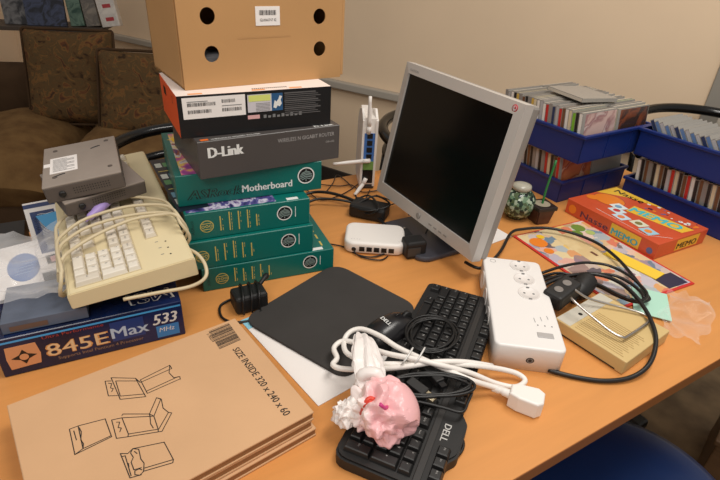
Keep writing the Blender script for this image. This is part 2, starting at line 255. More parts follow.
# ---------------------------------------------------------------- measured points, in metres, world space
PTS = {"draw":[[[0.124,0.2165],[0.1515,0.1962],[0.1523,0.1539],[0.123,0.1684],[0.124,0.2165]],[[0.1275,0.2065],[0.1542,0.188]],[[0.1275,0.2065],[0.1247,0.1743],[0.1526,0.1596]],[[0.1223,0.2101],[0.1154,0.2142],[0.1118,0.1838],[0.122,0.1773]],[[0.1181,0.2079],[0.1215,0.2044],[0.1181,0.1969],[0.1208,0.1938],[0.1174,0.1889]],[[0.1561,0.1892],[0.2001,0.1944],[0.2,0.1863],[0.156,0.1842]],[[0.2001,0.1944],[0.1938,0.18],[0.196,0.1667],[0.2037,0.164],[0.2024,0.1585]],[[0.2028,0.1595],[0.156,0.1585],[0.156,0.1632],[0.2018,0.1653]],[[0.1561,0.1892],[0.156,0.1632]],[[0.1515,0.1962],[0.1544,0.184]],[[0.1168,0.1389],[0.1187,0.1409],[0.1467,0.1213],[0.1502,0.1145],[0.1158,0.1353],[0.115,0.1046]],[[0.1158,0.1353],[0.1041,0.1392],[0.1011,0.1063],[0.1132,0.1008]],[[0.115,0.1046],[0.1132,0.1008],[0.1463,0.0865],[0.1477,0.0907],[0.115,0.1046]],[[0.1502,0.1145],[0.1477,0.0907]],[[0.1467,0.1213],[0.1456,0.1155],[0.1427,0.1047],[0.1433,0.0959]],[[0.1502,0.1145],[0.1677,0.1385]],[[0.1467,0.1213],[0.1636,0.1437],[0.1677,0.1385]],[[0.1636,0.1437],[0.1679,0.1371],[0.1646,0.1211],[0.1678,0.1098],[0.171,0.1065],[0.1505,0.0846],[0.1463,0.0865]],[[0.1678,0.1098],[0.1483,0.0903]],[[0.1082,0.1321],[0.1115,0.1298],[0.1074,0.1222],[0.1105,0.119],[0.1072,0.1141]],[[0.0574,0.1543],[0.0673,0.1535],[0.0979,0.1458],[0.0969,0.1123],[0.0544,0.1106],[0.0574,0.1543]],[[0.0673,0.1535],[0.0642,0.114],[0.0968,0.1143]],[[0.0678,0.15],[0.0684,0.1414],[0.065,0.1288],[0.0664,0.1211],[0.0642,0.114]],[[0.0544,0.1106],[0.0642,0.114]],[[0.0612,0.1485],[0.0607,0.1319]],[[0.0986,0.0811],[0.1059,0.0759],[0.1128,0.0795],[0.147,0.067],[0.1474,0.0362],[0.1453,0.0322],[0.113,0.0409]],[[0.0986,0.0811],[0.0982,0.041],[0.1101,0.0377]],[[0.0983,0.0757],[0.1024,0.0746],[0.1,0.0431]],[[0.1128,0.0795],[0.1088,0.0748],[0.1096,0.0667],[0.1055,0.0614],[0.105,0.0492],[0.113,0.047]],[[0.1128,0.0795],[0.1184,0.0746],[0.1162,0.0593],[0.1174,0.0511],[0.1135,0.0405],[0.1083,0.0381],[0.104,0.042],[0.1055,0.0471],[0.1105,0.047],[0.1126,0.0438]],[[0.1154,0.0445],[0.1474,0.0362]],[[0.1132,0.0745],[0.1149,0.0695]],[[0.1024,0.0617],[0.1014,0.0562]]],"bar":[[0.2756,0.234],[0.313,0.2353],[0.3106,0.1848],[0.272,0.1833]],"size":[[0.2943,0.1715],[0.292,0.0162]],"kcord":[[[0.4146,-0.0015,0.02],[0.3729,-0.0008,0.02],[0.3123,0.0009,0.02],[0.2727,0.005,0.02],[0.2374,0.0311,0.02],[0.2246,0.078,0.02],[0.231,0.1204,0.02],[0.2572,0.1602,0.02],[0.2824,0.1819,0.02],[0.33,0.1892,0.02]],[[0.4173,0.0034,0.02],[0.3439,0.0009,0.02],[0.3115,0.014,0.02],[0.2808,0.0514,0.02],[0.2739,0.1139,0.02],[0.2913,0.1625,0.02],[0.3131,0.1842,0.02],[0.3496,0.1913,0.02]],[[0.4229,0.0013,0.02],[0.3523,0.0022,0.02],[0.3233,0.0207,0.02],[0.3037,0.0531,0.02],[0.2998,0.11,0.02],[0.315,0.1622,0.02],[0.3383,0.1874,0.02],[0.3665,0.1895,0.02]],[[0.3906,0.0051,0.02],[0.3649,0.0248,0.02],[0.3397,0.0647,0.02],[0.3228,0.1188,0.02],[0.3317,0.1673,0.02],[0.3485,0.1894,0.02]]],"c1":[[-0.1685,1.2387,0.74],[-0.1276,1.2595,0.745],[-0.0741,1.2327,0.755],[-0.0111,1.1968,0.75],[0.0519,1.1179,0.74],[0.103,1.0345,0.74],[0.133,0.9926,0.74]],"c1b":[[-0.1531,1.1816,0.742],[-0.1167,1.2061,0.75],[-0.0589,1.2082,0.75],[-0.0004,1.2028,0.742],[0.0598,1.1645,0.742]],"t1":[[-0.1475,1.3404,0.735],[-0.1066,1.3324,0.735],[-0.0664,1.3314,0.735],[-0.0326,1.3435,0.735],[-0.0026,1.2997,0.735],[0.048,1.3207,0.735]],"t2":[[-0.1024,1.2851,0.735],[-0.0878,1.3495,0.735],[-0.0805,1.4101,0.735],[-0.0513,1.3695,0.735],[-0.032,1.3296,0.735]],"t3":[[-0.163,1.3031,0.735],[-0.1138,1.2319,0.735],[-0.0675,1.2639,0.735],[-0.0367,1.3082,0.735],[-0.0157,1.3532,0.735]],"t4":[[0.0194,1.3054,0.74],[0.0096,1.2389,0.74],[0.0262,1.1927,0.74],[0.0738,1.2172,0.74],[0.1122,1.2409,0.74],[0.1462,1.1858,0.74],[0.1563,1.1157,0.74],[0.1423,1.0584,0.74]],"t5":[[0.0361,1.2639,0.745],[0.0739,1.2375,0.745],[0.1128,1.2064,0.745],[0.1206,1.1555,0.745]],"r1":[[-0.0101,0.9811,0.742],[-0.007,0.967,0.735],[0.0289,0.9585,0.735],[0.0695,0.9846,0.735],[0.1117,1.0118,0.735],[0.1476,1.0582,0.735],[0.1617,1.0834,0.755],[0.1443,1.1252,0.765],[0.1163,1.1604,0.765]],"r2":[[-0.0683,1.0055,0.734],[-0.0355,0.9959,0.734],[0.0067,0.9575,0.734],[0.0467,0.9496,0.734],[0.0647,0.9685,0.734]],"c5":[[0.231,0.9404,0.748],[0.2645,0.9202,0.748],[0.3181,0.9925,0.748],[0.3645,1.0867,0.748],[0.4023,1.1117,0.748],[0.4629,1.1246,0.748],[0.5192,1.106,0.748],[0.5645,1.0628,0.748],[0.5857,0.9977,0.748],[0.5901,0.929,0.748],[0.589,0.8561,0.748],[0.583,0.8386,0.748],[0.5547,0.8291,0.748],[0.5259,0.8462,0.748],[0.4975,0.8781,0.748],[0.457,0.8994,0.748],[0.4113,0.9019,0.748],[0.368,0.8824,0.748]],"c6":[[0.3259,0.6346,0.736],[0.3674,0.6231,0.735],[0.415,0.6182,0.735],[0.4627,0.6281,0.738],[0.501,0.6536,0.748],[0.5292,0.7004,0.76],[0.5402,0.7525,0.768],[0.5398,0.8085,0.772],[0.5299,0.8545,0.772],[0.5055,0.8834,0.77],[0.4692,0.8898,0.768],[0.4123,0.8719,0.766],[0.3649,0.8436,0.76]],"c7":[[0.3836,0.8961,0.76],[0.4301,0.9243,0.76],[0.4803,0.9459,0.76],[0.5121,0.9495,0.76],[0.5437,0.941,0.76],[0.5691,0.9089,0.76],[0.5799,0.8628,0.76],[0.5753,0.835,0.76],[0.553,0.8163,0.76],[0.526,0.8266,0.76]],"c8":[[0.3725,0.8677,0.756],[0.4176,0.8945,0.756],[0.4668,0.9036,0.756],[0.5124,0.9124,0.756],[0.5447,0.9084,0.756],[0.5641,0.8846,0.756],[0.5731,0.8538,0.756],[0.5698,0.8332,0.756]],"c9":[[0.3751,0.8803,0.76],[0.4226,0.9004,0.76],[0.469,0.8831,0.76],[0.4929,0.8641,0.76],[0.5179,0.8358,0.76],[0.5422,0.8184,0.76],[0.5607,0.8203,0.76]],"mcoil":[[0.1776,0.6744,0.768],[0.1714,0.6567,0.768],[0.1604,0.6413,0.768],[0.1463,0.6302,0.768],[0.1309,0.6244,0.768],[0.116,0.6245,0.768],[0.1033,0.6303,0.768],[0.0941,0.641,0.768],[0.0896,0.6554,0.768],[0.0903,0.6716,0.768],[0.0961,0.6876,0.768],[0.1063,0.7013,0.768],[0.1196,0.7108,0.768],[0.1341,0.715,0.768],[0.1478,0.7135,0.768],[0.159,0.707,0.768],[0.1665,0.6964,0.768],[0.1696,0.6835,0.768],[0.1682,0.6699,0.768],[0.163,0.657,0.768],[0.1546,0.6461,0.768],[0.1441,0.638,0.768],[0.1325,0.6335,0.768],[0.121,0.6327,0.768],[0.1106,0.6357,0.768],[0.1024,0.6424,0.768],[0.097,0.6524,0.768],[0.0952,0.6647,0.768],[0.0974,0.6784,0.768],[0.1036,0.6919,0.768],[0.1135,0.7037,0.768],[0.1259,0.712,0.768],[0.1395,0.7155,0.768],[0.1527,0.7133,0.768],[0.1634,0.7054,0.768],[0.1704,0.6929,0.768],[0.1727,0.6773,0.768],[0.1699,0.6608,0.768],[0.1625,0.6456,0.768],[0.1513,0.6335,0.768],[0.1376,0.626,0.768],[0.123,0.624,0.768],[0.1091,0.6278,0.768],[0.0974,0.6372,0.768],[0.0895,0.6511,0.768],[0.0867,0.6681,0.768],[0.0897,0.686,0.768],[0.0985,0.7021,0.768],[0.1122,0.7142,0.768],[0.1289,0.7203,0.768],[0.1461,0.7195,0.768],[0.1613,0.712,0.768],[0.1722,0.6993,0.768],[0.1775,0.6836,0.768],[0.1766,0.6671,0.768],[0.17,0.6521,0.768],[0.1589,0.6401,0.768],[0.1447,0.6322,0.768],[0.1293,0.629,0.768],[0.1145,0.6306,0.768],[0.102,0.6365,0.768],[0.0932,0.6461,0.768],[0.0891,0.6582,0.768],[0.0904,0.6716,0.768],[0.0967,0.6848,0.768],[0.1075,0.6966,0.768],[0.1211,0.7054,0.768],[0.1358,0.7105,0.768],[0.1496,0.711,0.768],[0.1608,0.7069,0.768],[0.1681,0.6988,0.768],[0.1707,0.6874,0.768],[0.1687,0.674,0.768],[0.1626,0.6602,0.768],[0.1534,0.6475,0.768],[0.1422,0.6372,0.768],[0.1303,0.6305,0.768],[0.1187,0.6282,0.768],[0.1086,0.6308,0.768],[0.1009,0.6383,0.768],[0.0963,0.6502,0.768],[0.0953,0.6654,0.768],[0.0984,0.6821,0.768]],"white":[[0.2495,0.5694,0.743],[0.2369,0.5767,0.744],[0.2154,0.5764,0.75],[0.1774,0.5703,0.768],[0.1433,0.5845,0.772],[0.1057,0.6034,0.774],[0.0701,0.6256,0.774],[0.0427,0.6499,0.774],[0.0126,0.6696,0.77],[-0.0074,0.6659,0.765],[-0.0162,0.6457,0.76],[-0.008,0.6122,0.765],[0.0304,0.5921,0.768],[0.0741,0.5915,0.77],[0.1209,0.5934,0.772],[0.1853,0.6009,0.768],[0.2391,0.6152,0.75],[0.2698,0.6147,0.742],[0.2794,0.604,0.738],[0.2599,0.5895,0.738],[0.2277,0.5915,0.742],[0.1838,0.5875,0.764],[0.134,0.582,0.782],[0.0959,0.5896,0.784],[0.0502,0.6055,0.778],[0.0103,0.6319,0.77],[-0.018,0.648,0.76],[-0.0318,0.633,0.757],[-0.0252,0.609,0.758],[-0.0304,0.5929,0.758],[-0.011,0.5837,0.76],[0.0432,0.5832,0.765],[0.0886,0.5822,0.776],[0.1273,0.59,0.78],[0.177,0.6027,0.772],[0.2272,0.621,0.75]],"bundle":[[0.0588,0.5361,0.772],[0.0526,0.5416,0.772],[0.0523,0.5474,0.772],[0.0579,0.5531,0.772],[0.069,0.5583,0.772],[0.0844,0.5628,0.772],[0.1028,0.5665,0.772],[0.1224,0.569,0.772],[0.1414,0.5703,0.772],[0.1579,0.57,0.772],[0.1704,0.568,0.772],[0.1778,0.5642,0.772],[0.1796,0.5589,0.772],[0.1757,0.5523,0.772],[0.1668,0.545,0.772],[0.1538,0.5379,0.772],[0.138,0.5316,0.772],[0.1209,0.527,0.772],[0.1038,0.5246,0.772],[0.088,0.5247,0.772],[0.0748,0.5275,0.772],[0.0651,0.5326,0.772],[0.0597,0.5395,0.772],[0.059,0.5474,0.772],[0.0632,0.5553,0.772],[0.0722,0.5624,0.772],[0.085,0.5679,0.772],[0.1008,0.5712,0.772],[0.118,0.5722,0.772],[0.1353,0.571,0.772],[0.1509,0.5681,0.772],[0.1637,0.5638,0.772],[0.1724,0.5588,0.772],[0.1765,0.5535,0.772],[0.1754,0.5482,0.772],[0.1693,0.5432,0.772],[0.1587,0.5387,0.772],[0.1444,0.5348,0.772],[0.1276,0.5317,0.772],[0.1096,0.5296,0.772],[0.0921,0.5289,0.772],[0.0764,0.5298,0.772],[0.064,0.5325,0.772],[0.0561,0.537,0.772],[0.0534,0.5431,0.772],[0.0564,0.5503,0.772],[0.0652,0.5579,0.772],[0.079,0.5651,0.772],[0.0968,0.5709,0.772],[0.117,0.5745,0.772],[0.1374,0.5753,0.772],[0.1559,0.5732,0.772],[0.1708,0.5685,0.772],[0.1805,0.5619,0.772],[0.1841,0.5542,0.772],[0.1815,0.5465,0.772],[0.173,0.5395,0.772],[0.1595,0.5339,0.772],[0.1423,0.5302,0.772],[0.1229,0.5283,0.772],[0.103,0.5283,0.772],[0.0843,0.5299,0.772],[0.0685,0.5329,0.772],[0.0571,0.5368,0.772],[0.0512,0.5415,0.772],[0.0513,0.5466,0.772]],"bundle2":[[0.1746,0.5699,0.766],[0.1806,0.5502,0.766],[0.1709,0.5263,0.766],[0.1594,0.5071,0.766],[0.1359,0.5125,0.766],[0.1078,0.5195,0.766],[0.0835,0.5232,0.766]],"loop":[[0.1378,0.4689,0.736],[0.1473,0.4568,0.736],[0.1583,0.4671,0.736],[0.1619,0.4821,0.736],[0.1557,0.4884,0.736]],"wire":[[0.4095,0.8027,0.79],[0.4186,0.7976,0.785],[0.4419,0.7913,0.775],[0.4837,0.786,0.768],[0.5336,0.7717,0.764],[0.5412,0.7518,0.764],[0.4776,0.6992,0.766],[0.4639,0.693,0.768],[0.4472,0.705,0.77],[0.4199,0.7345,0.78],[0.3989,0.7546,0.79],[0.3932,0.7665,0.792]],"stick":[[0.451,1.1578,0.775]]}

# ---------------------------------------------------------------- the room
WN = Vector((.526, .85, 0)).normalized(); WD = Vector((WN.y, -WN.x, 0))
M_wall = mat('cream wall paint', (238, 212, 180), .85, var=.02, scale=3, bump=.05, bscale=300)
M_wall2 = mat('pale door paint', (205, 196, 182), .6)
M_rail = mat('grey cable duct', (176, 168, 156), .5)
M_base = mat('dark skirting', (52, 46, 42), .6)
M_floor = ramp_mat('speckled brown floor', [(.3, (92, 74, 52)), (.5, (120, 98, 70)), (.7, (140, 116, 84))], 9, rough=.7, detail=8)
def structure(name, mb, M=None):
    o = mb.build(name, None, M); o['kind'] = 'structure'; return o
WM = frame(WN*2.4, WD, WN)                      # x along the wall to the right, y into the wall
structure('floor', MB().box((-7, -3, -.1), (5, 8, 0), M_floor))
structure('wall_back', MB().box((-5.3, 0, 0), (.05, .12, 2.9), M_wall), WM)
structure('wall_left', MB().box((-5.42, -4.5, 0), (-5.3, .12, 2.9), M_wall), WM)
structure('baseboard_back', MB().box((-5.3, -.015, 0), (.05, 0, .13), M_base, .003), WM)
structure('trim_1', MB().box((-5.3, -.045, .632), (.03, 0, .672), M_rail, .006), WM)
structure('trim_2', MB().box((.05, -.02, 0), (.11, .12, 2.9), mat('grey door frame', (150, 144, 134), .5), .004), WM)
d = structure('door_1', MB().box((.11, .03, 0), (1.1, .08, 2.9), M_wall2, .003), WM)

# ---------------------------------------------------------------- sofa and cushions behind the table
M_suede = mat('brown suede', (118, 90, 56), .95, col2=(98, 72, 44), scale=14, bump=.3, bscale=90, spec=.15)
M_suede2 = mat('dark brown suede', (70, 52, 36), .95, var=.12, scale=10, bump=.3, bscale=90, spec=.15)
M_floral = ramp_mat('brown floral cloth', [(.3, (52, 38, 26)), (.42, (92, 68, 42)), (.5, (80, 64, 42)), (.58, (112, 80, 46)), (.64, (88, 54, 36)), (.7, (64, 48, 34))], 19, rough=.95, dist=1.4, detail=6, spec=.15)
def puff(mb, w, h, t, m, M=None, e=4, n=22, sag=0):
    V = []; F = []
    for sgn in (1, -1):
        b = len(V)
        for i in range(n+1):
            for j in range(n+1):
                x = -1+2*i/n; y = -1+2*j/n
                k = max(0, 1-abs(x)**e)**.45*max(0, 1-abs(y)**e)**.45
                px = x*(1-.05*(1-abs(y)**2))*w/2; py = y*(1-.05*(1-abs(x)**2))*h/2
                V.append((px, py, sgn*t/2*k+sag*noise.noise((x*1.5, y*1.5, 3))))
        for i in range(n):
            for j in range(n):
                a = b+i*(n+1)+j; q = (a, a+n+1, a+n+2, a+1); F.append(q if sgn > 0 else q[::-1])
    return mb.add(V, F, m, True, M)
sofa = thing('sofa', rz((-2.2, 1.80, 0), 10), 'low brown suede sofa at left behind the table', 'sofa')
MB().box((0, .05, .06), (1.75, 1.0, .27), M_suede2, .04, 3, smooth=True).build('base', sofa)
MB().box((.0, .74, .2), (1.75, .98, .70), M_suede2, .09, 4, smooth=True).build('backrest', sofa)
for x0 in (0, 1.5): MB().box((x0, .04, .08), (x0+.25, .95, .6), M_suede2, .09, 4, smooth=True).build('arm', sofa)
for cx in (.56, 1.19):
    puff(MB(), .66, .90, .36, M_suede, e=3.2, sag=.03).build('seat_cushion', sofa, Matrix.Translation((cx, .42, .35)))
def cushion(c, w, h, t, tilt, yaw, label):
    M = Matrix.Translation(c) @ Matrix.Rotation(R(yaw), 4, 'Z') @ Matrix.Rotation(R(90-tilt), 4, 'X')
    mb = MB(); puff(mb, w, h, t, M_floral, e=5)
    o = mb.build('throw_cushion', None, M, label=label, category='cushion', group='floral cushions on the sofa')
    P = [(x*w/2, y*h/2, 0) for x, y in rrect(-1, -1, 1, 1, .06)]
    MB().tube(P, .007, M_suede2, 6, 0, True).build('piping', o)
cushion((-1.475, 2.54, .69), 0.42, .45, .14, 17, 8, 'large square brown floral cushion against the sofa back, nearer the left wall')
cushion((-1.06, 2.43, .66), .46, .40, .14, 22, 4, 'lower brown floral cushion half hidden behind the tall box tower')

# magazines on a wall shelf above the sofa
shM = frame((-2.10, 3.0, .840), (.985, .17, 0), (-.17, .985, 0))
cs = thing('console_shelf', shM, 'dark narrow shelf with magazines behind the sofa', 'shelf')
M_shelf = mat('dark shelf wood', (70, 58, 48), .6)
MB().box((-.2, -.02, -.022), (.545, .24, 0), M_shelf, .003).build('board', cs)
for x in (-.19, .38):
    for y in (0, .21): MB().box((x, y, -.865), (x+.02, y+.02, -.022), M_shelf).build('leg', cs)
def mag(x, w, t, lean, col, col2, h, name, label, cat, y=.02, dist=1.5, spine=None):
    M = shM @ Matrix.Translation((x, y, 0.001)) @ Matrix.Rotation(R(lean), 4, 'Y') @ Matrix.Rotation(R(-6), 4, 'X')
    m = ramp_mat(label, [(.35, col), (.5, col2), (.65, col)], 16, rough=.3, dist=dist)
    mb = MB().box((0, 0, 0), (w, t, h), m, .002)
    if spine:
        for k in range(4): mb.rect(w*.3, .03+.07*k, w*.75, .05+.07*k, (0, 0, 0), (1, 0, 0), (0, 0, 1), mat('spine mark '+name, spine, .4))
    mb.build(name, None, M, **tags(label, cat, 'magazines on the shelf behind the sofa'))
mag(.02, .12, .06, 0, (34, 32, 36), (112, 110, 110), .30, 'magazine_file', 'black and grey patterned magazine file at the left end of the shelf', 'file', y=.05, dist=.4)
mag(.145, .21, .02, 0, (24, 26, 38), (62, 70, 96), .29, 'magazine', 'dark blue glossy magazine on the shelf behind the sofa', 'magazine', y=.03)
mag(.37, .075, .05, -4, (34, 66, 54), (96, 120, 104), .29, 'magazine', 'green-covered magazine leaning on the shelf behind the sofa', 'magazine', y=.05)
mag(.455, .075, .06, -6, (134, 124, 112), (92, 86, 80), .29, 'magazine', 'pale grey magazine leaning beside the green one', 'magazine', y=.05)
mag(.545, .10, .06, -8, (216, 208, 198), (196, 188, 180), .31, 'binder', 'white binder with red marks at right end of the shelf', 'binder', y=.04, spine=(170, 50, 54))

# ---------------------------------------------------------------- chairs and other furniture round the table
M_blk = mat('black plastic', (20, 19, 20), .38)
M_blkm = mat('black matte plastic', (24, 23, 23), .55)
M_blkg = mat('glossy black lacquer', (10, 10, 11), .18)
M_chrome = mat('chrome', (190, 184, 178), .34, 1)
def hoop_chair(c, facing, hz, label, rr=.25):
    t = thing('black_chair', rz((c[0], c[1], 0), facing), label, 'chair', 'black chairs behind the table')
    A = [R(a) for a in range(-15, 196, 15)]
    for nm, r, z, tr in (('back_rail', rr, hz, .017), ('lower_rail', rr-.015, hz-.075, .013)):
        MB().tube([(r*math.cos(a), r*math.sin(a), z+.02*math.sin(a)) for a in A], tr, M_blkg, 10, 3).build(nm, t)
    MB().lathe([(.02, .43), (.2, .43), (.215, .445), (.2, .47), (.1, .48), (.01, .48)], M_blkm).build('seat', t)
    for a in (35, 145, 215, 325):
        x, y = math.cos(R(a)), math.sin(R(a)); top = hz-.07 if y > 0 else .44
        MB().tube([(.22*x, .22*y, 0), (.2*x, .2*y, .43), ((rr-.015)*x if y > 0 else .19*x, (rr-.015)*y if y > 0 else .19*y, top)], .011, M_blkg, 8, 3).build('leg', t)
hoop_chair((-.49, 1.36, 0), 35, .775, 'black hoop-backed chair between the sofa and the box tower')
hoop_chair((.24, 1.56, 0), 30, .83, 'black hoop-backed chair behind the monitor and upright router', .19)
hoop_chair((1.16, 1.68, 0), -10, .85, 'black hoop-backed chair beyond the blue bins at the right')

M_blue = mat('dark blue vinyl', (14, 40, 84), .3, var=.15, scale=4)
st = thing('swivel_chair', Matrix.Translation((.525, .590, .018)), 'round blue-seated swivel chair tucked under the near table edge', 'chair')
MB().lathe([(.02, .39), (.17, .39), (.195, .41), (.203, .435), (.195, .458), (.17, .47), (.1, .476), (.01, .478)], M_blue, n=48).build('seat', st)
MB().lathe([(.03, .08), (.03, .28), (.05, .38), (.08, .392)], M_blk).build('pedestal', st)
for k in range(5):
    a = R(72*k+20); l = MB().tube([(0, 0, .09), (.12*math.cos(a), .12*math.sin(a), .08), (.27*math.cos(a), .27*math.sin(a), .06)], .018, M_blk, 8, 3).build('leg', st)
    MB().lathe([(.015, 0), (.025, .012), (.025, .03), (.015, .045)], M_blk, (.27*math.cos(a), .27*math.sin(a), 0), 12).build('caster', l)
M_dwood = mat('dark brown wood', (88, 62, 38), .5, var=.2, scale=8, stretch=(1, 1, 12))
cb = thing('wooden_cabinet', rz((.935, .885, 0), -42), 'low dark brown wooden cabinet on the floor at lower right corner', 'cabinet')
MB().box((0, 0, 0), (.45, .4, .285), M_dwood, .004).build('body', cb)
MB().box((-.008, -.008, .285), (.458, .408, .303), M_dwood, .004).build('top', cb)

# table: long axis runs away to the right
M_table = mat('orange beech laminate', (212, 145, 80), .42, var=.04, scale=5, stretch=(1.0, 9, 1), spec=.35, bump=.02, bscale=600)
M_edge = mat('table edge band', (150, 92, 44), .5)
tb = thing('conference_table', rz((0, 0, 0), 31.8), 'long orange-brown laminate table carrying the computer clutter', 'table')
def t2l(p): a = R(31.8); return (p[0]*math.cos(a)+p[1]*math.sin(a), -p[0]*math.sin(a)+p[1]*math.cos(a))
poly = round_poly([t2l((-.22, .157)), t2l((1.23, 1.055)), t2l((.70, 1.885)), t2l((-.98, .842))], [.2, .1, .1, .25], 10)
top = MB().prism(poly, TT-.026, TT, M_table); top.mats[0] = M_table
topo = top.build('tabletop', tb)
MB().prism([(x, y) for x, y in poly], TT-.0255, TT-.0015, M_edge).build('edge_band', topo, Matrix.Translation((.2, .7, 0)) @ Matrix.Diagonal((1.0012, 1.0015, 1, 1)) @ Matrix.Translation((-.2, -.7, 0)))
for a in (.25, 1.43):
    f = MB().box((a-.03, .48, 0), (a+.03, 1.0, .035), M_blk, .01).build('foot', tb)
    MB().box((a-.035, .68, .03), (a+.035, .8, TT-.026), M_blk, .008).build('leg', tb)

# ---------------------------------------------------------------- paper, pad, flat cartons
M_card = mat('brown cardboard', (206, 164, 124), .75, var=.05, scale=6, bump=.03, bscale=150, spec=.25)
M_cardb = mat('cardboard edge', (150, 106, 66), .85, var=.15, scale=60, stretch=(1, 1, 10))
M_ink = mat('black ink', (34, 30, 28), .6)
M_paper = mat('white paper', (236, 230, 226), .7)
M_white = mat('white plastic', (238, 232, 226), .4)
M_pwhite = mat('white print', (225, 225, 222), .5)
sheet = MB().box((0, 0, 0), (.20, .245, .0012), M_paper)
sheet.rect(0, .215, .05, .245, (0, 0, .0012), (1, 0, 0), (0, 1, 0), mat('light blue print', (140, 200, 220), .6))
sheet.build('paper_sheet', None, frame((-.047, .533, TT+.0003), (.755, .655, 0), (-.655, .755, 0)), **tags('white paper sheet with light blue corner under the black mouse pad', 'paper'))
pad = MB().prism(round_poly([(-.205, .716), (-.050, .922), (.122, .785), (-.008, .585)], [.035, .04, .035, .03], 8), TT+.0016, TT+.0075, mat('charcoal foam', (58, 55, 53), .8, var=.06, scale=12, bump=.15, bscale=900, spec=.3), .0015)
pad.build('mouse_pad', None, **tags('charcoal rounded mouse pad in the middle of the table', 'mouse pad'))

cx_, cy_ = Vector((.773, .635, 0)).normalized(), Vector((-.635, .773, 0)).normalized()
for i, (lab, dz) in enumerate((('lowest of three flat brown cartons stacked at the near left edge', 0), ('middle of three flat brown cartons stacked at the near left edge', 1), ('topmost flat brown carton printed with box drawings and SIZE INSIDE', 2))):
    mb = MB(); z0 = 0; h = .0157
    mb.box((0, 0, 0), (.327, .242, .0035), M_card, .0008, 1)
    mb.box((.0012, .0012, .0035), (.3258, .2408, h-.0035), M_cardb)
    mb.box((0, 0, h-.0035), (.327, .242, h), M_card, .0008, 1)
    if i == 2:
        o = (0, 0, h)
        for s in PTS['draw']: mb.line(s, .0011, o, *XY[1:], M_ink)
        b = PTS['bar']; b = [Vector((p[0], p[1], h+.0003)) for p in b]
        def bq(u, v): return (b[0]*(1-u)+b[1]*u)*(1-v)+(b[3]*(1-u)+b[2]*u)*v
        rnd = random.Random(3); v = 0
        while v < .97:
            w = rnd.choice((.015, .02, .035)); mb.quad(bq(.05, v), bq(1, v), bq(1, min(1, v+w)), bq(.05, min(1, v+w)), M_ink); v += w+rnd.choice((.015, .02, .03))
        mb.text('5 703214', bq(-.09, .1), -cy_*0+Vector((0, -1, 0)), (1, 0, 0), .006, M_ink)
        mb.text('SIZE INSIDE 320 x 240 x 60', (.290, .174, h), (0, -1, 0), (1, 0, 0), .0155, M_ink, wid=.158, bold=.0002)
    off = ((.003, -.002), (-.002, .001), (0, 0))[i]
    mb.build('flat_carton', None, frame(Vector((-.301, .273, TT+.0005+dz*.0162))+cx_*off[0]+cy_*off[1], cx_, cy_), **tags(lab, 'box', 'flat cartons'))

# ---------------------------------------------------------------- tower of boxes
M_teal = mat('teal print', (2, 100, 92), .35, var=.05, scale=8)
M_teal2 = mat('dark teal ink', (6, 60, 58), .4)
M_gold = mat('gold ink', (196, 176, 92), .45)
M_dk = mat('near black print', (22, 22, 24), .3)
M_greyink = mat('grey ink', (120, 120, 120), .5)
FX = ((1, 0, 0), (0, 0, 1))
def emblem(mb, x, z, r, o=(0, 0, 0)):
    mb.disc(x, z, r, o, *FX, M_dk, .0004); mb.disc(x, z, r, o, *FX, M_pwhite, .0006, r*.86)
    m = mat('emblem grey', (140, 160, 156), .4)
    for k in range(-3, 4):
        w = math.sqrt(max(0, .5-(k/4)**2))*r
        mb.line([(x-w, z+k*r*.2-.1*r), (x, z+k*r*.2+.12*r), (x+w, z+k*r*.2-.06*r)], r*.09, o, *FX, m, .0007)
def teal_box(o, deg, L, D, H, label, pic=None, seal=True):
    t = thing('motherboard_box', rz(o, deg), label, 'box', 'teal motherboard boxes')
    mb = MB().box((0, 0, 0), (L, D, H), M_teal, .0012, 1)
    mb.disc(.037, H*.47, .0125, (0, 0, 0), *FX, M_gold, .0004); mb.disc(.037, H*.47, .0108, (0, 0, 0), *FX, M_teal, .0006)
    for k in range(3): mb.disc(.030+.007*k, H*.47, .003, (0, 0, 0), *FX, M_gold, .0008, r0=.0018)
    for dz in (-.006, .006): mb.line([(.029, H*.47+dz), (.045, H*.47+dz)], .0016, (0, 0, 0), *FX, M_gold, .0008)
    mb.text('ASRock', (.014, .014, 0) if False else (.014, 0, .012), (0, 0, 1), (-1, 0, 0), .008, M_teal2, wid=H*.55)
    rnd = random.Random(L*1000+H*100)
    for k in range(5):
        x = .062+.017*k; n = 0; z = H*.2+rnd.random()*.004
        while z < H*.78-(.01 if k == 4 else 0):
            l = rnd.choice((.003, .005, .007)); mb.line([(x, z), (x, z+l)], .0022, (0, 0, 0), *FX, M_gold, .0004)
            if rnd.random() < .6: mb.line([(x+.004, z), (x+.004, z+l*.8)], .001, (0, 0, 0), *FX, M_gold, .0004)
            z += l+.0015
    emblem(mb, L-.052, H*.55, .0155)
    mb.line([(L-.030, H*.35), (L-.030, H*.75)], .0014, (0, 0, 0), *FX, M_pwhite)
    mb.build('carton', t)
    if seal: MB().box((L-.045, .004, H), (L-.022, .014, H+.0003), M_pwhite).build('seal_label', t)
    if pic: pic(t, L, D, H)
    return t
def pic_c(t, L, D, H):
    m = ramp_mat('cover art swirls', [(.3, (24, 30, 60)), (.45, (84, 74, 140)), (.52, (210, 205, 220)), (.6, (90, 60, 130)), (.72, (20, 40, 70))], 18, rough=.3, dist=2)
    mb = MB().box((.004, .006, H), (L*.72, D-.005, H+.0003), m)
    mb.build('cover_picture', t)
def pic_a(t, L, D, H):
    b = MB()
    for k in range(5): b.line([(L-.02, .02+.03*k), (L-.02, .036+.03*k)], .004, (0, 0, H), (1, 0, 0), (0, 1, 0), M_gold)
    b.build('gold_print', t)
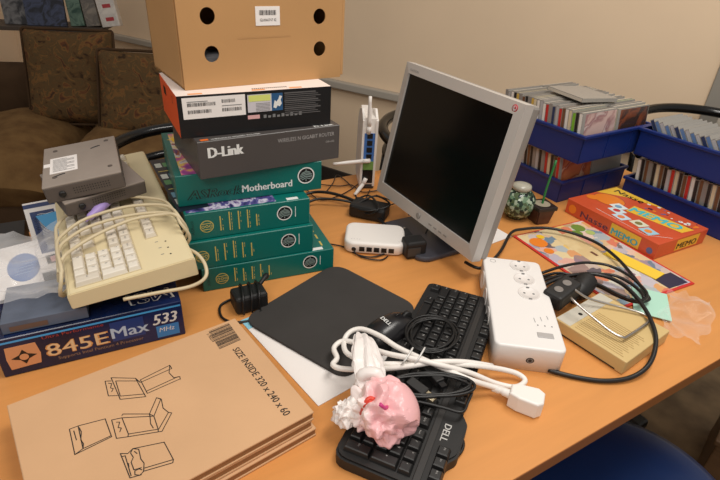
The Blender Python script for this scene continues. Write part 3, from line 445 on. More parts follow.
teal_box((-.298, .799, TT+.0005), 24, .268, .235, .0512, 'lowest teal motherboard box of the tower, standing on the table', pic_a)
teal_box((-.327, .786, .7822), 25.2, .256, .235, .0593, 'teal motherboard box second from the bottom of the tower', None, False)
teal_box((-.317, .800, .842), 25.6, .237, .262, .0548, 'teal motherboard box third from bottom with purple cover picture on top', pic_c)
cM = frame((-.324, .800, .8969), (.85, .527, 0), (-.527, .85, 0))
b = MB().box((0, .012, 0), (.056, .285, .0004), mat('navy cover', (24, 30, 44), .35))
cols = [(196, 150, 60), (200, 200, 190), (110, 150, 170), (210, 120, 60), (90, 140, 90), (215, 215, 205)]
for i in range(3):
    for j in range(1, 8):
        if j in (3, 6): b.line([(.006, .02+.032*j), (.05, .02+.032*j)], .004, (0, 0, .0004), (1, 0, 0), (0, 1, 0), M_gold)
        else: b.rect(.005+.016*i, .012+.032*j, .018+.016*i, .036+.032*j, (0, 0, .0004), (1, 0, 0), (0, 1, 0), mat('thumb%d' % ((i*3+j) % 6), cols[(i*3+j) % 6], .4), .0001)
b.build('printed_card', None, cM, **tags('dark picture-printed card sticking out left of the tower under the wide teal box', 'card'))
# wide box with the maker's name
t = thing('motherboard_box', rz((-.336, .828, .8975), 25.5), 'wide teal box reading ASRock Motherboard in the middle of the tower', 'box')
L, D, H = .278, .25, .0605
mb = MB().box((0, 0, 0), (L, D, H), M_teal, .0012, 1)
mb.text('ASRock', (.018, 0, .012), *FX, .026, M_dk, shear=.28, wid=.098, bold=.0019)
mb.text('ASRock', (.0182, -.0003, .0122), *FX, .0255, M_teal, shear=.28, wid=.098)
mb.text('Motherboard', (.118, 0, .0145), *FX, .0205, M_pwhite, wid=.098, bold=.0005)
emblem(mb, L-.033, H*.56, .0175); mb.build('carton', t)
m = ramp_mat('cover art sunset', [(.3, (120, 60, 130)), (.42, (190, 90, 150)), (.5, (230, 190, 70)), (.58, (200, 200, 210)), (.66, (150, 80, 40)), (.75, (90, 50, 110))], 22, rough=.3, dist=1.5)
mb = MB().box((.012, .004, H), (L-.004, D-.012, H+.0003), m)
star = [(.022+(.016 if k % 2 else .007)*math.cos(R(36*k)), D-.05+(.016 if k % 2 else .007)*math.sin(R(36*k)), H+.0005) for k in range(10)]
mb.add(star, [tuple(range(10))], mat('yellow star', (236, 190, 40), .4)); mb.build('cover_picture', t)
# router box
t = thing('router_box', rz((-.287, .821, .9583), 32.3), 'dark grey D-Link wireless router box in the tower', 'box')
L, D, H = .277, .19, .0685
M_dg = mat('dark grey print', (74, 69, 67), .4, var=.04, scale=5)
mb = MB().box((0, 0, 0), (L, D, H), M_dg, .001, 1)
for dx in (0,): mb.text('D-Link', (.018, 0, .038), *FX, .027, M_pwhite, wid=.062, bold=.0014)
mb.text('WIRELESS N GIGABIT ROUTER', (L-.012, 0, .049), *FX, .0105, mat('pale grey ink', (165, 162, 160), .5), 'r', wid=.118)
mb.text('DIR-655', (L-.012, 0, .036), *FX, .0055, mat('pale grey ink', (165, 162, 160), .5), 'r')
org = mat('orange print', (232, 110, 40), .4)
mb.rect(.008, .004, .022, .012, (0, 0, H), (1, 0, 0), (0, 1, 0), org)
mb.text('WIRELESS N GIGABIT ROUTER', (.026, .004, H), (1, 0, 0), (0, 1, 0), .008, M_pwhite, wid=.09)
mb.text('D-Link', (L-.012, .003, H), (1, 0, 0), (0, 1, 0), .012, M_pwhite, 'r', bold=.0005, wid=.04)
mb.build('carton', t)
# black and orange box
t = thing('electronics_box', rz((-.317, .833, 1.0272), 28.9), 'black-fronted orange-sided box with barcode stickers in the tower', 'box')
L, D, H = .28, .18, .0725
M_org = mat('orange red card', (226, 84, 34), .45)
mb = MB().box((0, 0.0005, 0), (L, D, H), M_org, .001, 1)
mb.rect(0, 0, L, D, (0, 0, H), (1, 0, 0), (0, 1, 0), mat('pinkish white card', (240, 226, 218), .5))
mb.rect(0, 0, L, H, (0, .0005, 0), *FX, M_dk, .0004)
mb.rect(.0, 0, D, H, (L, 0, 0), (0, 1, 0), (0, 0, 1), M_dk, .0004)
for x in (.02, .13, .2): mb.rect(x, .004, x+.024, .012, (0, 0, H+.0002), (1, 0, 0), (0, 1, 0), mat('faint orange ink', (240, 160, 100), .5))
for k in range(18): mb.rect(.133+k*.0037, .014, .135+k*.0037, .02, (0, 0, H+.0002), (1, 0, 0), (0, 1, 0), M_ink)
mb.rect(.04, .045, .065, .06, (0, D, 0), (0, -1, 0), (0, 0, 1), M_dk)
mb.text('2', (0, .05, .05), (0, -1, 0), (0, 0, 1), .018, M_dk)
for k in range(12): mb.line([(.188, .066-k*.0035), (.188+.06+.01*((k*7) % 3)/2, .066-k*.0035)], .0015 if k % 4 else .0024, (0, 0, 0), *FX, mat('dim ink', (92, 90, 90), .5), .0008)
rnd = random.Random(9)
for k in range(9): mb.rect(.147+k*.0085, .024, .147+k*.0085+.0055, .030-.002*(k % 2), (0, 0, 0), *FX, M_greyink, .0008)
mb.rect(.118, .024, .14, .031, (0, 0, 0), *FX, mat('pink tag', (220, 170, 170), .5), .0008)
mb.build('carton', t)
lb = MB().box((.008, -.0006, .033), (.115, 0, .069), M_paper)
for (x, z, n) in ((.016, .054, 24), (.016, .042, 20), (.074, .057, 12), (.074, .042, 17)):
    for k in range(n): lb.rect(x+k*.002, z, x+k*.002+rnd.choice((.0008, .0013)), z+.006, (0, -.0006, 0), *FX, M_ink)
for (x, z) in ((.016, .062), (.074, .052)): lb.line([(x, z), (x+.034, z)], .0012, (0, -.0006, 0), *FX, M_greyink)
lb.build('barcode_label', t)
lb = MB().box((.119, -.0006, .036), (.163, 0, .067), mat('pale lilac label', (205, 200, 205), .5))
lb.rect(.121, .055, .161, .066, (0, -.0006, 0), *FX, mat('lime label', (214, 220, 120), .5))
for k in range(6): lb.line([(.134, .051-k*.0026), (.160, .051-k*.0026)], .0008, (0, -.0006, 0), *FX, M_greyink)
lb.build('approval_label', t)
lb = MB().box((.163, -.0006, .036), (.184, 0, .067), mat('map blue', (36, 84, 128), .5))
mp = [(.166, .042), (.171, .040), (.174, .045), (.178, .043), (.182, .048), (.180, .055), (.183, .061), (.178, .063), (.176, .057), (.172, .052), (.169, .055), (.167, .048)]
lb.add([(x, -.0009, z) for x, z in mp], [tuple(range(len(mp)))], M_pwhite); lb.build('map_label', t)
# tall carton with four holes
M_cardg = mat('tan cardboard', (186, 142, 94), .75, var=.04, scale=5, bump=.03, bscale=160, spec=.25)
t = thing('cardboard_box', rz((-.315, .873, 1.1003), 34.9), 'large tan cardboard box with four round holes on top of the tower', 'box')
L, D, H = .31, .20, .24
cu = bpy.data.curves.new('p', 'CURVE'); cu.dimensions = '2D'; cu.fill_mode = 'BOTH'; cu.extrude = .0012
def spl(P):
    s = cu.splines.new('POLY'); s.points.add(len(P)-1); s.use_cyclic_u = True
    for q, (x, y) in zip(s.points, P): q.co = (x, y, 0, 1)
spl([(0, 0), (L, 0), (L, H), (0, H)])
HOLES = [(.052, .057), (.262, .056), (.050, .117), (.261, .113)]
for x, z in HOLES: spl([(x+.0128*math.cos(a*math.pi/16), z+.0135*math.sin(a*math.pi/16)) for a in range(32)])
co = bpy.data.objects.new('p', cu); C.objects.link(co); dg = bpy.context.evaluated_depsgraph_get()
me = bpy.data.meshes.new_from_object(co.evaluated_get(dg)); bpy.data.objects.remove(co)
V = [(v.co.x, -v.co.z, v.co.y) for v in me.vertices]; F = [tuple(p.vertices) for p in me.polygons]
mb = MB().add(V, F, M_cardg)
mb.line([(.10, .080), (.20, .081)], .002, (0, -.0012, 0), *FX, mat('scuffed card', (178, 134, 86), .8)); mb.build('front_panel', t)
b = MB(); b.box((0, .0012, 0), (.004, D, H), M_cardg); b.box((L-.004, .0012, 0), (L, D, H), M_cardg)
b.box((0, D-.004, 0), (L, D, H), M_cardg); b.box((0, .0012, 0), (L, D, .004), M_cardg); b.box((0, .0012, H-.004), (L, D, H), M_cardg)
b.build('carton', t)
MB().box((L, -.001, .004), (L+.006, .0018, H), M_cardg, .0008, 1).build('edge_flap', t)
MB().box((-.0015, .004, .004), (-.0002, .022, H), M_cardg, .0005, 1).build('side_flap', t)
MB().box((.03, .012, .004), (.09, .05, .056), mat('grey foam', (120, 120, 124), .7), .008).build('packing_foam', t)
lb = MB().box((.134, -.0022, .100), (.180, -.0012, .131), M_paper)
rnd = random.Random(4)
for k in range(24): lb.rect(.141+k*.00135, .117, .141+k*.00135+rnd.choice((.0005, .0009)), .125, (0, -.0022, 0), *FX, M_ink)
lb.text('GL0060747 02', (.142, -.0022, .107), *FX, .0065, M_ink, wid=.031); lb.build('barcode_sticker', t)

# ---------------------------------------------------------------- pile at the left: blue box, bag, small boxes, keyboard, two switches
M_navy = mat('glossy navy print', (18, 38, 84), .22, col2=(10, 16, 34), scale=7)
M_blue2 = mat('bright blue ink', (50, 130, 200), .3)
t = thing('motherboard_box', rz((-.529, .551, TT+.0005), 27.7), 'navy blue 845E Max 533 MHz motherboard box at left table edge', 'box')
L, D, H = .267, .29, .0715
mb = MB().box((0, 0, 0), (L, D, H), M_navy, .0012, 1)
mb.rect(.002, .062, L-.002, .0655, (0, 0, 0), *FX, mat('cyan line', (70, 160, 220), .3), .0003)
mb.rect(.155, .02, .205, .058, (0, 0, 0), *FX, mat('royal print', (24, 58, 120), .3), .0002)
mb.text('845E', (.062, 0, .020), *FX, .036, mat('amber ink', (214, 150, 88), .35), wid=.088, bold=.0009)
mb.text('845E', (.0632, -.0003, .0212), *FX, .033, mat('cream ink', (230, 196, 150), .35), wid=.085)
mb.text('Max', (.155, 0, .026), *FX, .030, mat('silver blue ink', (182, 200, 220), .3), wid=.056, bold=.0006)
mb.text('533', (.2185, 0, .034), *FX, .030, M_pwhite, shear=.22, wid=.036, bold=.0008)
mb.rect(.222, .006, .258, .030, (0, 0, 0), *FX, M_blue2, .0002)
mb.text('MHz', (.226, 0, .017), *FX, .013, M_pwhite, shear=.2, wid=.024)
mb.text('Ultra Performance', (.062, 0, .056), *FX, .008, mat('dull red ink', (170, 60, 48), .4), wid=.085)
mb.text('Supports Intel Pentium 4 Processor', (.075, 0, .011), *FX, .0085, mat('dull amber ink', (150, 120, 96), .4), wid=.125)
mb.text('MSI', (L-.015, .047, H), (-1, 0, 0), (0, -1, 0), .046, M_pwhite, wid=.066, bold=.0012, shear=-.2)
mb.text('MSI', (L-.017, .045, H+.0003), (-1, 0, 0), (0, -1, 0), .042, M_navy, wid=.062, shear=-.2)
mb.build('carton', t)
em = MB().prism([(.012, .012), (.052, .014), (.055, .032), (.052, .054), (.012, .054), (.010, .032)], 0, .0004, mat('salmon print', (214, 150, 104), .4), M=Matrix(((1, 0, 0, 0), (0, 0, -1, 0), (0, 1, 0, 0), (0, 0, 0, 1))))
st_ = [(.033+(.017 if k % 2 == 0 else .008)*math.cos(R(45*k)), .032+(.014 if k % 2 == 0 else .007)*math.sin(R(45*k))) for k in range(8)]
em.add([(x, -.0007, z) for x, z in st_], [tuple(range(8))], M_dk); em.disc(.033, .032, .006, (0, 0, 0), *FX, mat('salmon print', (214, 150, 104), .4), .0010)
em.build('star_emblem', t)

MB().box((0, 0, 0), (.115, .10, .020), mat('slate card', (92, 100, 116), .4, var=.15, scale=20), .001).rect(.01, .003, .06, .012, (0, 0, 0), *FX, mat('rust ink', (110, 84, 70), .5)).build(
    'product_box', None, rz((-.520, .566, .8028), 27), **tags('thin slate-grey box under the clear bag at left', 'box'))
M_lblue = mat('sky blue ink', (70, 160, 215), .4); M_dblue = mat('ink blue', (32, 58, 108), .4)
t = thing('component_box', frame((-.517, .678, .8026), (.8, .6, 0), (-.6, .8, 0)), 'white and blue printed box standing under the beige keyboard', 'box')
L, D, H = .13, .287, .039
mb = MB().box((0, 0, .001), (L, D, H), M_paper, .001, 1)
mb.rect(0, 0, L, H-.004, (0, -.0002, .001), *FX, M_dk)
mb.rect(.008, .06, .05, D-.05, (0, 0, H), (1, 0, 0), (0, 1, 0), M_dblue); mb.rect(0, D-.03, L, D-.01, (0, 0, H), (1, 0, 0), (0, 1, 0), M_dblue)
for k in range(26):
    y = .07+.006*k; mb.line([(.02, y), (.026, y+.003), (.034, y-.002), (.046, y+.002)], .0018, (0, 0, H+.0002), (1, 0, 0), (0, 1, 0), M_pwhite)
mb.add([(.028, .15, H+.0006), (.052, .10, H+.0006), (.052, .22, H+.0006), (.016, .215, H+.0006)], [(0, 1, 2, 3)], M_lblue)
mb.text('ON THE BOX', (.0115, .21, H), (0, -1, 0), (1, 0, 0), .008, M_pwhite, wid=.10)
mb.rect(.012, .02, .05, .05, (0, 0, H), (1, 0, 0), (0, 1, 0), M_dk); mb.rect(.018, .024, .03, .044, (0, 0, H+.0002), (1, 0, 0), (0, 1, 0), mat('pink tag', (220, 170, 170), .5))
mb.build('carton', t)
MB().box((.02, -.0009, .008), (.05, -.0003, .03), mat('tan label', (190, 150, 120), .5)).build('label', t)
mb = MB().box((0, 0, 0), (.10, .16, .075), mat('black card', (26, 25, 26), .5), .001, 1)
mb.rect(.02, .0, .03, .05, (0, 0, .0), *FX, M_pwhite)
mb.build('small_black_box', None, rz((-.70, .72, .7305), 30), **tags('small black cardboard box at the far left behind the clear bag', 'box'))
# paper sleeve with a blue disc, then the crumpled clear bag over it
slM = frame((-.563, .650, .8135), (.80, .56, .06), (-.56, .80, .25))
mb = MB().box((-.015, -.01, 0), (.060, .11, .0012), M_paper); mb.disc(.030, .050, .024, (0, 0, .0012), (1, 0, 0), (0, 1, 0), mat('disc blue', (70, 110, 170), .35), ry=.034)
for k in range(5): mb.line([(.016, .036+.007*k), (.044, .036+.007*k)], .0012, (0, 0, .0013), (1, 0, 0), (0, 1, 0), mat('pale blue ink', (130, 160, 200), .4))
mb.build('paper_disc_sleeve', None, slM, **tags('white paper sleeve with a blue printed disc inside the clear bag', 'disc'))
M_film = film('clear bag film', (238, 235, 235), .2)
M_film2 = film('clear packaging film', (248, 248, 248), .05, .05, .3)
def film_sheet(name, M, poly_w, poly_h, amp, f, base, label, seed, n=34, edge=None):
    V = []; F = []
    for i in range(n+1):
        for j in range(n+1):
            u, v = i/n, j/n; x = poly_w*u; y = poly_h*v
            k = noise.noise((x*f+seed, y*f, 1.3))+.5*noise.noise((x*f*2.3, y*f*2.3+seed, 4))
            r = abs(noise.noise((x*f*.9+seed+9, y*f*1.4, 7)))
            x += .016*noise.noise((v*4, seed, u*2)); y += .016*noise.noise((u*4, seed+5, v*2))
            V.append((x, y, base+amp*(abs(k)+.6*(1-r)**4)))
    for i in range(n):
        for j in range(n): a = i*(n+1)+j; F.append((a, a+n+1, a+n+2, a+1))
    MB().add(V, F, M_film if n > 30 and name == 'plastic_bag' else M_film2, True).build(name, None, M, **tags(label, 'bag'))
film_sheet('plastic_bag', frame((-.60, .55, .8240), (.87, .47, .0), (-.47, .87, .10)), .255, .20, .024, 13, .002, 'crumpled clear plastic bag on the navy blue box', 2.2)
film_sheet('clear_packaging', frame((.628, .718, TT+.001), (.58, .82, 0), (-.82, .58, 0)), .165, .075, .020, 16, .0, 'crumpled clear plastic packaging at right table edge', 7.7)

# keyboards
M_beige = mat('aged beige plastic', (222, 206, 166), .5, var=.02, scale=6)
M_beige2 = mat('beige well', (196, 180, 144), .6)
M_key = mat('ivory keycap', (226, 218, 204), .5)
M_keyg = mat('greyish keycap', (214, 204, 188), .5)
M_kblk = mat('black keycap', (28, 27, 27), .42)
KEYS = []
def row(y, items, h=1):
    for x, w, c in items: KEYS.append((x, y, w, h, c))
row(0, [(0, 1.25, 'Ctrl'), (1.25, 1.25, ''), (2.5, 1.25, 'Alt'), (3.75, 6.25, ''), (10, 1.25, 'AltGr'), (11.25, 1.25, ''), (12.5, 1.25, ''), (13.75, 1.25, 'Ctrl')])
row(1, [(0, 2.25, 'Shift')]+[(2.25+i, 1, c) for i, c in enumerate('ZXCVBNM,.-')]+[(12.25, 2.75, 'Shift')])
row(2, [(0, 1.75, 'Caps')]+[(1.75+i, 1, c) for i, c in enumerate('ASDFGHJKL;#')]+[(12.75, 2.25, 'Enter')])
row(3, [(0, 1.5, 'Tab')]+[(1.5+i, 1, c) for i, c in enumerate('QWERTYUIOP[]')]+[(13.5, 1.5, '')])
row(4, [(i, 1, c) for i, c in enumerate('`1234567890-=')]+[(13, 2, '<-')])
NAV = [(15.25, 0, 1, 1, '<'), (16.25, 0, 1, 1, 'v'), (17.25, 0, 1, 1, '>'), (16.25, 1, 1, 1, '^')]+[(15.25+i, 3, 1, 1, c) for i, c in enumerate(('Del', 'End', 'PgDn'))]+[(15.25+i, 4, 1, 1, c) for i, c in enumerate(('Ins', 'Home', 'PgUp'))]
PADK = [(18.5, 0, 2, 1, '0'), (20.5, 0, 1, 1, '.'), (21.5, 0, 1, 2, 'Ent'), (21.5, 2, 1, 2, '+')]+[(18.5+i, 1+j, 1, 1, str(j*3+i+1)) for j in range(3) for i in range(3)]+[(18.5+i, 4, 1, 1, c) for i, c in enumerate(('Num', '/', '*', '-'))]
def frow(y, xs): return [(x, y, 1, 1, c) for x, c in xs]
U = .019
def keycap(w, h, kh, m, txt, mt, u=U):
    W_, H_ = w*u, h*u; g = .0007; s = .0028; mb = MB()
    B = [(g, g), (W_-g, g), (W_-g, H_-g), (g, H_-g)]; T = [(g+s, g+s*.8), (W_-g-s, g+s*.8), (W_-g-s, H_-g-s*1.1), (g+s, H_-g-s*1.1)]
    mid = [((a[0]*.35+b[0]*.65), (a[1]*.35+b[1]*.65)) for a, b in zip(B, T)]
    V = [(x, y, 0) for x, y in B]+[(x, y, kh*.86) for x, y in mid]+[(x+(.0006 if i in (0, 3) else -.0006), y, kh) for i, (x, y) in enumerate(T)]
    F = [(k, (k+1) % 4, 4+(k+1) % 4, 4+k) for k in range(4)]+[(4+k, 4+(k+1) % 4, 8+(k+1) % 4, 8+k) for k in range(4)]+[(8, 9, 10, 11)]
    mb.add(V, F, m)
    if txt: mb.text(txt, (g+s+.0015, H_*.47, kh), (1, 0, 0), (0, 1, 0), .0058 if len(txt) == 1 else .0036, mt)
    return mb
def key_objs(root, keys, x0, y0, z, kh, m, mt, grey=None, u=U):
    cache = {}
    for x, y, w, h, c in keys:
        mm = grey if (grey and (len(c) > 1 or c in '<>^v') and c) else m
        k = (w, h, c, mm.name)
        if k not in cache: cache[k] = keycap(w, h, kh, mm, c, mt, u).mesh('key')
        o = bpy.data.objects.new('key', cache[k]); C.objects.link(o); o.parent = root; o.location = (x0+x*u, y0+y*u, z)

# beige keyboard: local x from Escape end (far) to number pad (near), y towards its back edge
kx = Vector((.51676, -.85387, -.0621)); ky = Vector((.85471, .51037, .09482)); kn = kx.cross(ky)
KT = .026
kM = frame(Vector((-.661, .98, .888))-kn*KT, kx, ky)
kb = thing('beige_keyboard', kM, 'old beige keyboard wrapped in its own cord on the left pile', 'keyboard')
prof = [(0, -.002), (.19, -.010), (.19, KT-.003), (.186, KT), (.004, KT), (0, KT-.004)]
V = [(0, y, z) for y, z in prof]+[(.45, y, z) for y, z in prof]; n = len(prof)
F = [tuple(range(n))[::-1], tuple(range(n, 2*n))]+[(k, (k+1) % n, n+(k+1) % n, n+k) for k in range(n)]
F = [f[::-1] for f in F]
B = bmesh.new(); vs = [B.verts.new(v) for v in V]
for f in F: B.faces.new([vs[i] for i in f])
bmesh.ops.recalc_face_normals(B, faces=B.faces[:]); bmesh.ops.bevel(B, geom=B.edges[:], offset=.0014, segments=2, affect='EDGES')
mb = MB().bm(B, M_beige)
for y, x in ((.148, .375), (.150, .395), (.150, .415), (.158, .380), (.158, .400), (.158, .42)):
    if y > .155: mb.disc(x, y, .0016, (0, 0, KT), (1, 0, 0), (0, 1, 0), M_dk)
    else: mb.line([(x, y-.006), (x, y-.002)], .0016, (0, 0, KT), (1, 0, 0), (0, 1, 0), M_greyink)
mb.build('case', kb)
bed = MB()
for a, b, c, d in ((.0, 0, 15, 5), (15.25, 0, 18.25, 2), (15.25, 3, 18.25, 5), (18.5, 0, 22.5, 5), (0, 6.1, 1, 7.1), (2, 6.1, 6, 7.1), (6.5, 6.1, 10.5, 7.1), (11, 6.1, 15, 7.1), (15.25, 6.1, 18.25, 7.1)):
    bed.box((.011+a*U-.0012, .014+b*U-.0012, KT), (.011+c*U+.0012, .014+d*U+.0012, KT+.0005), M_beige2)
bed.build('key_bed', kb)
fr = frow(6.1, [(0, 'Esc')]+[(2+i, 'F%d' % (i+1)) for i in range(4)]+[(6.5+i, 'F%d' % (i+5)) for i in range(4)]+[(11+i, 'F%d' % (i+9)) for i in range(4)]+[(15.25+i, c) for i, c in enumerate(('Prt', 'Scr', 'Brk'))])
key_objs(kb, [k for k in KEYS if not (k[0] < 3 and k[1] < 2)]+NAV+PADK+fr, .011, .014, KT+.0005, .0075, M_key, M_greyink, M_keyg)
M_cord = mat('beige cord', (206, 190, 156), .5)
def kp(P, dz=.0): return [(x, y, KT+h+dz) for x, y, h in P]
cord = []
for i, P in enumerate(PTS['kcord']):
    P = list(P); P = kp(P, .0035*(i % 2)); 
    lo = (P[0][0]-.005, -.008, .004); cord += ([lo] if i else [])+P+[(P[-1][0]+.006, .198, .012), (P[-1][0]-.01, .16, -.017), (P[-1][0]-.02, .05, -.012)]
MB().tube(cord, .0028, M_cord, 8, 4).build('cord', kb)
MB().tube([(.40, .188, .012), (.425, .199, .012), (.452, .203, .006), (.47, .196, -.004), (.468, .17, -.014), (.455, .12, -.016), (.45, .07, -.012)], .003, M_cord, 8, 5).build('cord', kb)
pm = frame((.282, .048, KT+.020), (-.66, .75, .14), (0, 0, 1))
q = MB().tube([(0, 0, 0), (.012, 0, 0), (.03, 0, 0), (.034, 0, 0), (.062, 0, 0)], [.003, .0065, .0085, .0085, .0085], mat('lavender plastic', (166, 142, 204), .45), 12, 2, M=pm)
q.tube([(.062, 0, 0), (.074, 0, 0)], .0055, M_chrome, 10, 0, M=pm); q.build('keyboard_plug', kb)

# two small network switches lying upside down on the keyboard
M_sw = mat('taupe metal', (150, 138, 128), .5, .1, var=.03); M_swd = mat('dark taupe plastic', (88, 78, 72), .5)
def switch(o, xd, yd, W_, D_, H_, label, sticker):
    t = thing('network_switch', frame(o, xd, yd), label, 'network switch', 'network switches on the keyboard')
    mb = MB().box((0, 0, 0), (W_, D_, H_-.002), M_swd, .003)
    mb.box((0, 0, H_-.004), (W_, D_, H_), M_sw, .0018)
    for k in range(14):
        for j in range(3): mb.disc(.045+k*.0042, .011+j*.0045, .0011, (0, 0, 0), *FX, M_dk, .0003, n=8)
    mb.build('housing', t)
    MB().lathe([(.0055, 0), (.0055, .003), (.0028, .0032)], M_blk, n=16, M=frame((.026, 0, .014), (1, 0, 0), (0, 0, 1))).build('power_socket', t)
    if sticker:
        lb = MB().box((.012, .045, H_), (.056, .108, H_+.0003), M_paper)
        for k in range(11): lb.line([(.017, .100-k*.0048), (.017+(.034 if k % 3 else .022), .100-k*.0048)], .0014, (0, 0, H_+.0003), (1, 0, 0), (0, 1, 0), M_greyink)
        lb.build('sticker', t)
        MB().box((.002, .075, H_+.0001), (.013, .088, H_+.0006), M_paper).build('seal_label', t)
        for x, y in ((.02, .03), (.108, .03), (.02, .14), (.108, .145)): MB().lathe([(.004, 0), (.004, .0006), (.002, .0004)], M_swd, (x, y, H_), 14).build('screw', t)
        for x, y in ((.028, .036), (.088, .125)): MB().tube([(x-.008, y-.004, H_), (x, y, H_+.0003), (x+.008, y+.002, H_)], .0012, M_dk, 6, 3).build('mounting_slot', t)
switch((-.501, .757, .9015), (.70, .71, .05), (-.71, .70, .09), .140, .125, .028, 'lower taupe network switch lying directly on the beige keyboard', False)
switch((-.525, .752, .9270), (.89, .455, .12), (-.455, .885, .07), .124, .162, .032, 'upper taupe network switch with white sticker on top of the pile', True)

# black keyboard in front
dk = thing('black_keyboard', frame((.145, .852, TT+.0005), (-.37, -.93, 0), (.93, -.37, 0)), 'black DELL keyboard lying under the white cord and pink bag', 'keyboard')
hull = round_poly([(-.002, 0), (.447, 0), (.447, .142), (.392, .142), (.378, .153), (.318, .153), (.304, .142), (-.002, .142)], [.012, .02, .012, .006, .006, .006, .006, .008], 4)
mb = MB().prism(hull, 0, .017, M_blkm, .0); mb.prism([(x*.985+.0033, y*.97+.002) for x, y in hull], .017, .020, M_blkm)
mb.box((.004, .108, .020), (.443, .118, .0215), mat('black strip', (44, 42, 41), .45), .001)
mb.text('DELL', (.332, .1235, .0202), (1, 0, 0), (0, 1, 0), .014, mat('silver ink', (190, 188, 184), .4), bold=.0004, wid=.031)
mb.build('case', dk)
fr = frow(6.02, [(0, 'Esc')]+[(2+i, 'F%d' % (i+1)) for i in range(4)]+[(6.5+i, 'F%d' % (i+5)) for i in range(4)]+[(11+i, 'F%d' % (i+9)) for i in range(4)]+[(19.2+i, c) for i, c in enumerate(('Prt', 'Scr', 'Brk'))])
key_objs(dk, [k for k in KEYS if k[4] or k[2] > 2]+NAV+PADK+fr, .008, .010, .020, .0075, M_kblk, mat('pale legend', (170, 168, 165), .5))

# ---------------------------------------------------------------- monitor
sx = Vector((.52079, -.85366, -.0065)).normalized(); sy = Vector((.15289, .08573, .98452)); BLs = Vector((.05189, 1.19366, .81505))
mM = frame(BLs, sx, sy)
mon = thing('monitor', rz((.20, 1.10, TT+.0005), -58.6), 'silver flat-panel monitor with a black screen, tilted back', 'monitor')
inv = mon.matrix_world.inverted(); lM = inv @ mM
M_silver = mat('silver plastic', (196, 190, 184), .4, .15); M_silver2 = mat('darker silver plastic', (150, 144, 138), .4, .2)
M_screen = mat('black screen', (9, 9, 9), .22, spec=.4)
x0, x1, y0, y1 = -.019, .358, -.030, .293
mb = MB()
def bez(poly, z0, z1): mb.prism(poly, z0, z1, M_silver)
for q in ([(x0, y0), (0, 0), (0, .2704), (x0, y1)], [(x1, y0), (x1, y1), (.338, .2704), (.338, 0)], [(x0, y0), (x1, y0), (.338, 0), (0, 0)], [(x0, y1), (0, .2704), (.338, .2704), (x1, y1)]):
    a = q; V = [(p[0], p[1], -.02) for p in a]+[(p[0], p[1], .0055 if (0 <= p[0] <= .338 and 0 <= p[1] <= .2704) else .003) for p in a]
    F = [(3, 2, 1, 0), (4, 5, 6, 7)]+[(k, (k+1) % 4, 4+(k+1) % 4, 4+k) for k in range(4)]
    B = bmesh.new(); vs = [B.verts.new(v) for v in V]
    for f in F: B.faces.new([vs[i] for i in f])
    bmesh.ops.recalc_face_normals(B, faces=B.faces[:]); mb.bm(B, M_silver)
mb.text('FLATRON', (.004, .277, .0052), (1, 0, 0), (0, 1, 0), .0065, M_greyink, wid=.032)
for k in range(4): mb.box((.205+k*.018, -.019, .004), (.215+k*.018, -.016, .0052), M_silver2)
bz = mb.build('bezel', mon, lM)
MB().box((-.001, -.001, -.006), (.339, .2714, .0005), M_screen).build('screen', mon, lM)
lg = MB().lathe([(.0068, 0), (.0068, .0008)], mat('crimson print', (176, 40, 56), .4), (.337, .281, .0042), 24)
lg.disc(.337, .281, .0046, (0, 0, .0052), (1, 0, 0), (0, 1, 0), M_pwhite, r0=.0036); lg.line([(.3355, .2845), (.3355, .279), (.339, .279)], .0012, (0, 0, .0052), (1, 0, 0), (0, 1, 0), M_pwhite)
lg.build('logo', mon, lM)
MB().lathe([(.007, 0), (.007, .0022), (.0055, .003)], M_silver2, (.165, -.016, .0045), 20).build('power_button', mon, lM)
b = MB().box((x0+.001, y0+.001, -.042), (x1-.001, y1-.001, -.019), M_silver2, .006)
b.box((.05, .03, -.075), (.29, .24, -.04), M_silver2, .02); b.build('back_shell', mon, lM)
M_stand = mat('slate stand plastic', (66, 66, 74), .4)
ns = MB().box((.12, .06, -.115), (.22, .17, -.07), M_stand, .012); ns.build('hinge', mon, lM)
base = MB().prism(rrect(-.088, -.135, .10, .075, .03, 6), 0, .012, M_stand, .004); base.build('base', mon)
hp = inv @ (mM @ Vector((.17, .10, -.095)))
MB().box((-.045, hp.y-.02, .008), (.045, hp.y+.02, hp.z), M_stand, .008).build('neck', mon)
MB().box((0, 0, 0), (.297, .21, .0012), M_paper).build('paper_sheet', None, frame((.300, 1.048, TT+.0003), (-.585, .811, 0), (-.811, -.585, 0)) @ Matrix.Translation((-.002, -.075, 0)), **tags('white paper sheet lying on the table at the right foot of the monitor', 'paper')) if False else \
MB().add([(.294, 1.042, TT+.0006), (.372, 1.10, TT+.0006), (.325, 1.165, TT+.0006), (.247, 1.107, TT+.0006), (.294, 1.042, TT+.0016), (.372, 1.10, TT+.0016), (.325, 1.165, TT+.0016), (.247, 1.107, TT+.0016)], [(3, 2, 1, 0), (4, 5, 6, 7), (0, 1, 5, 4), (1, 2, 6, 5), (2, 3, 7, 6), (3, 0, 4, 7)], M_paper).build('paper_sheet', None, None, **tags('white paper card on the table under the right corner of the monitor', 'paper'))

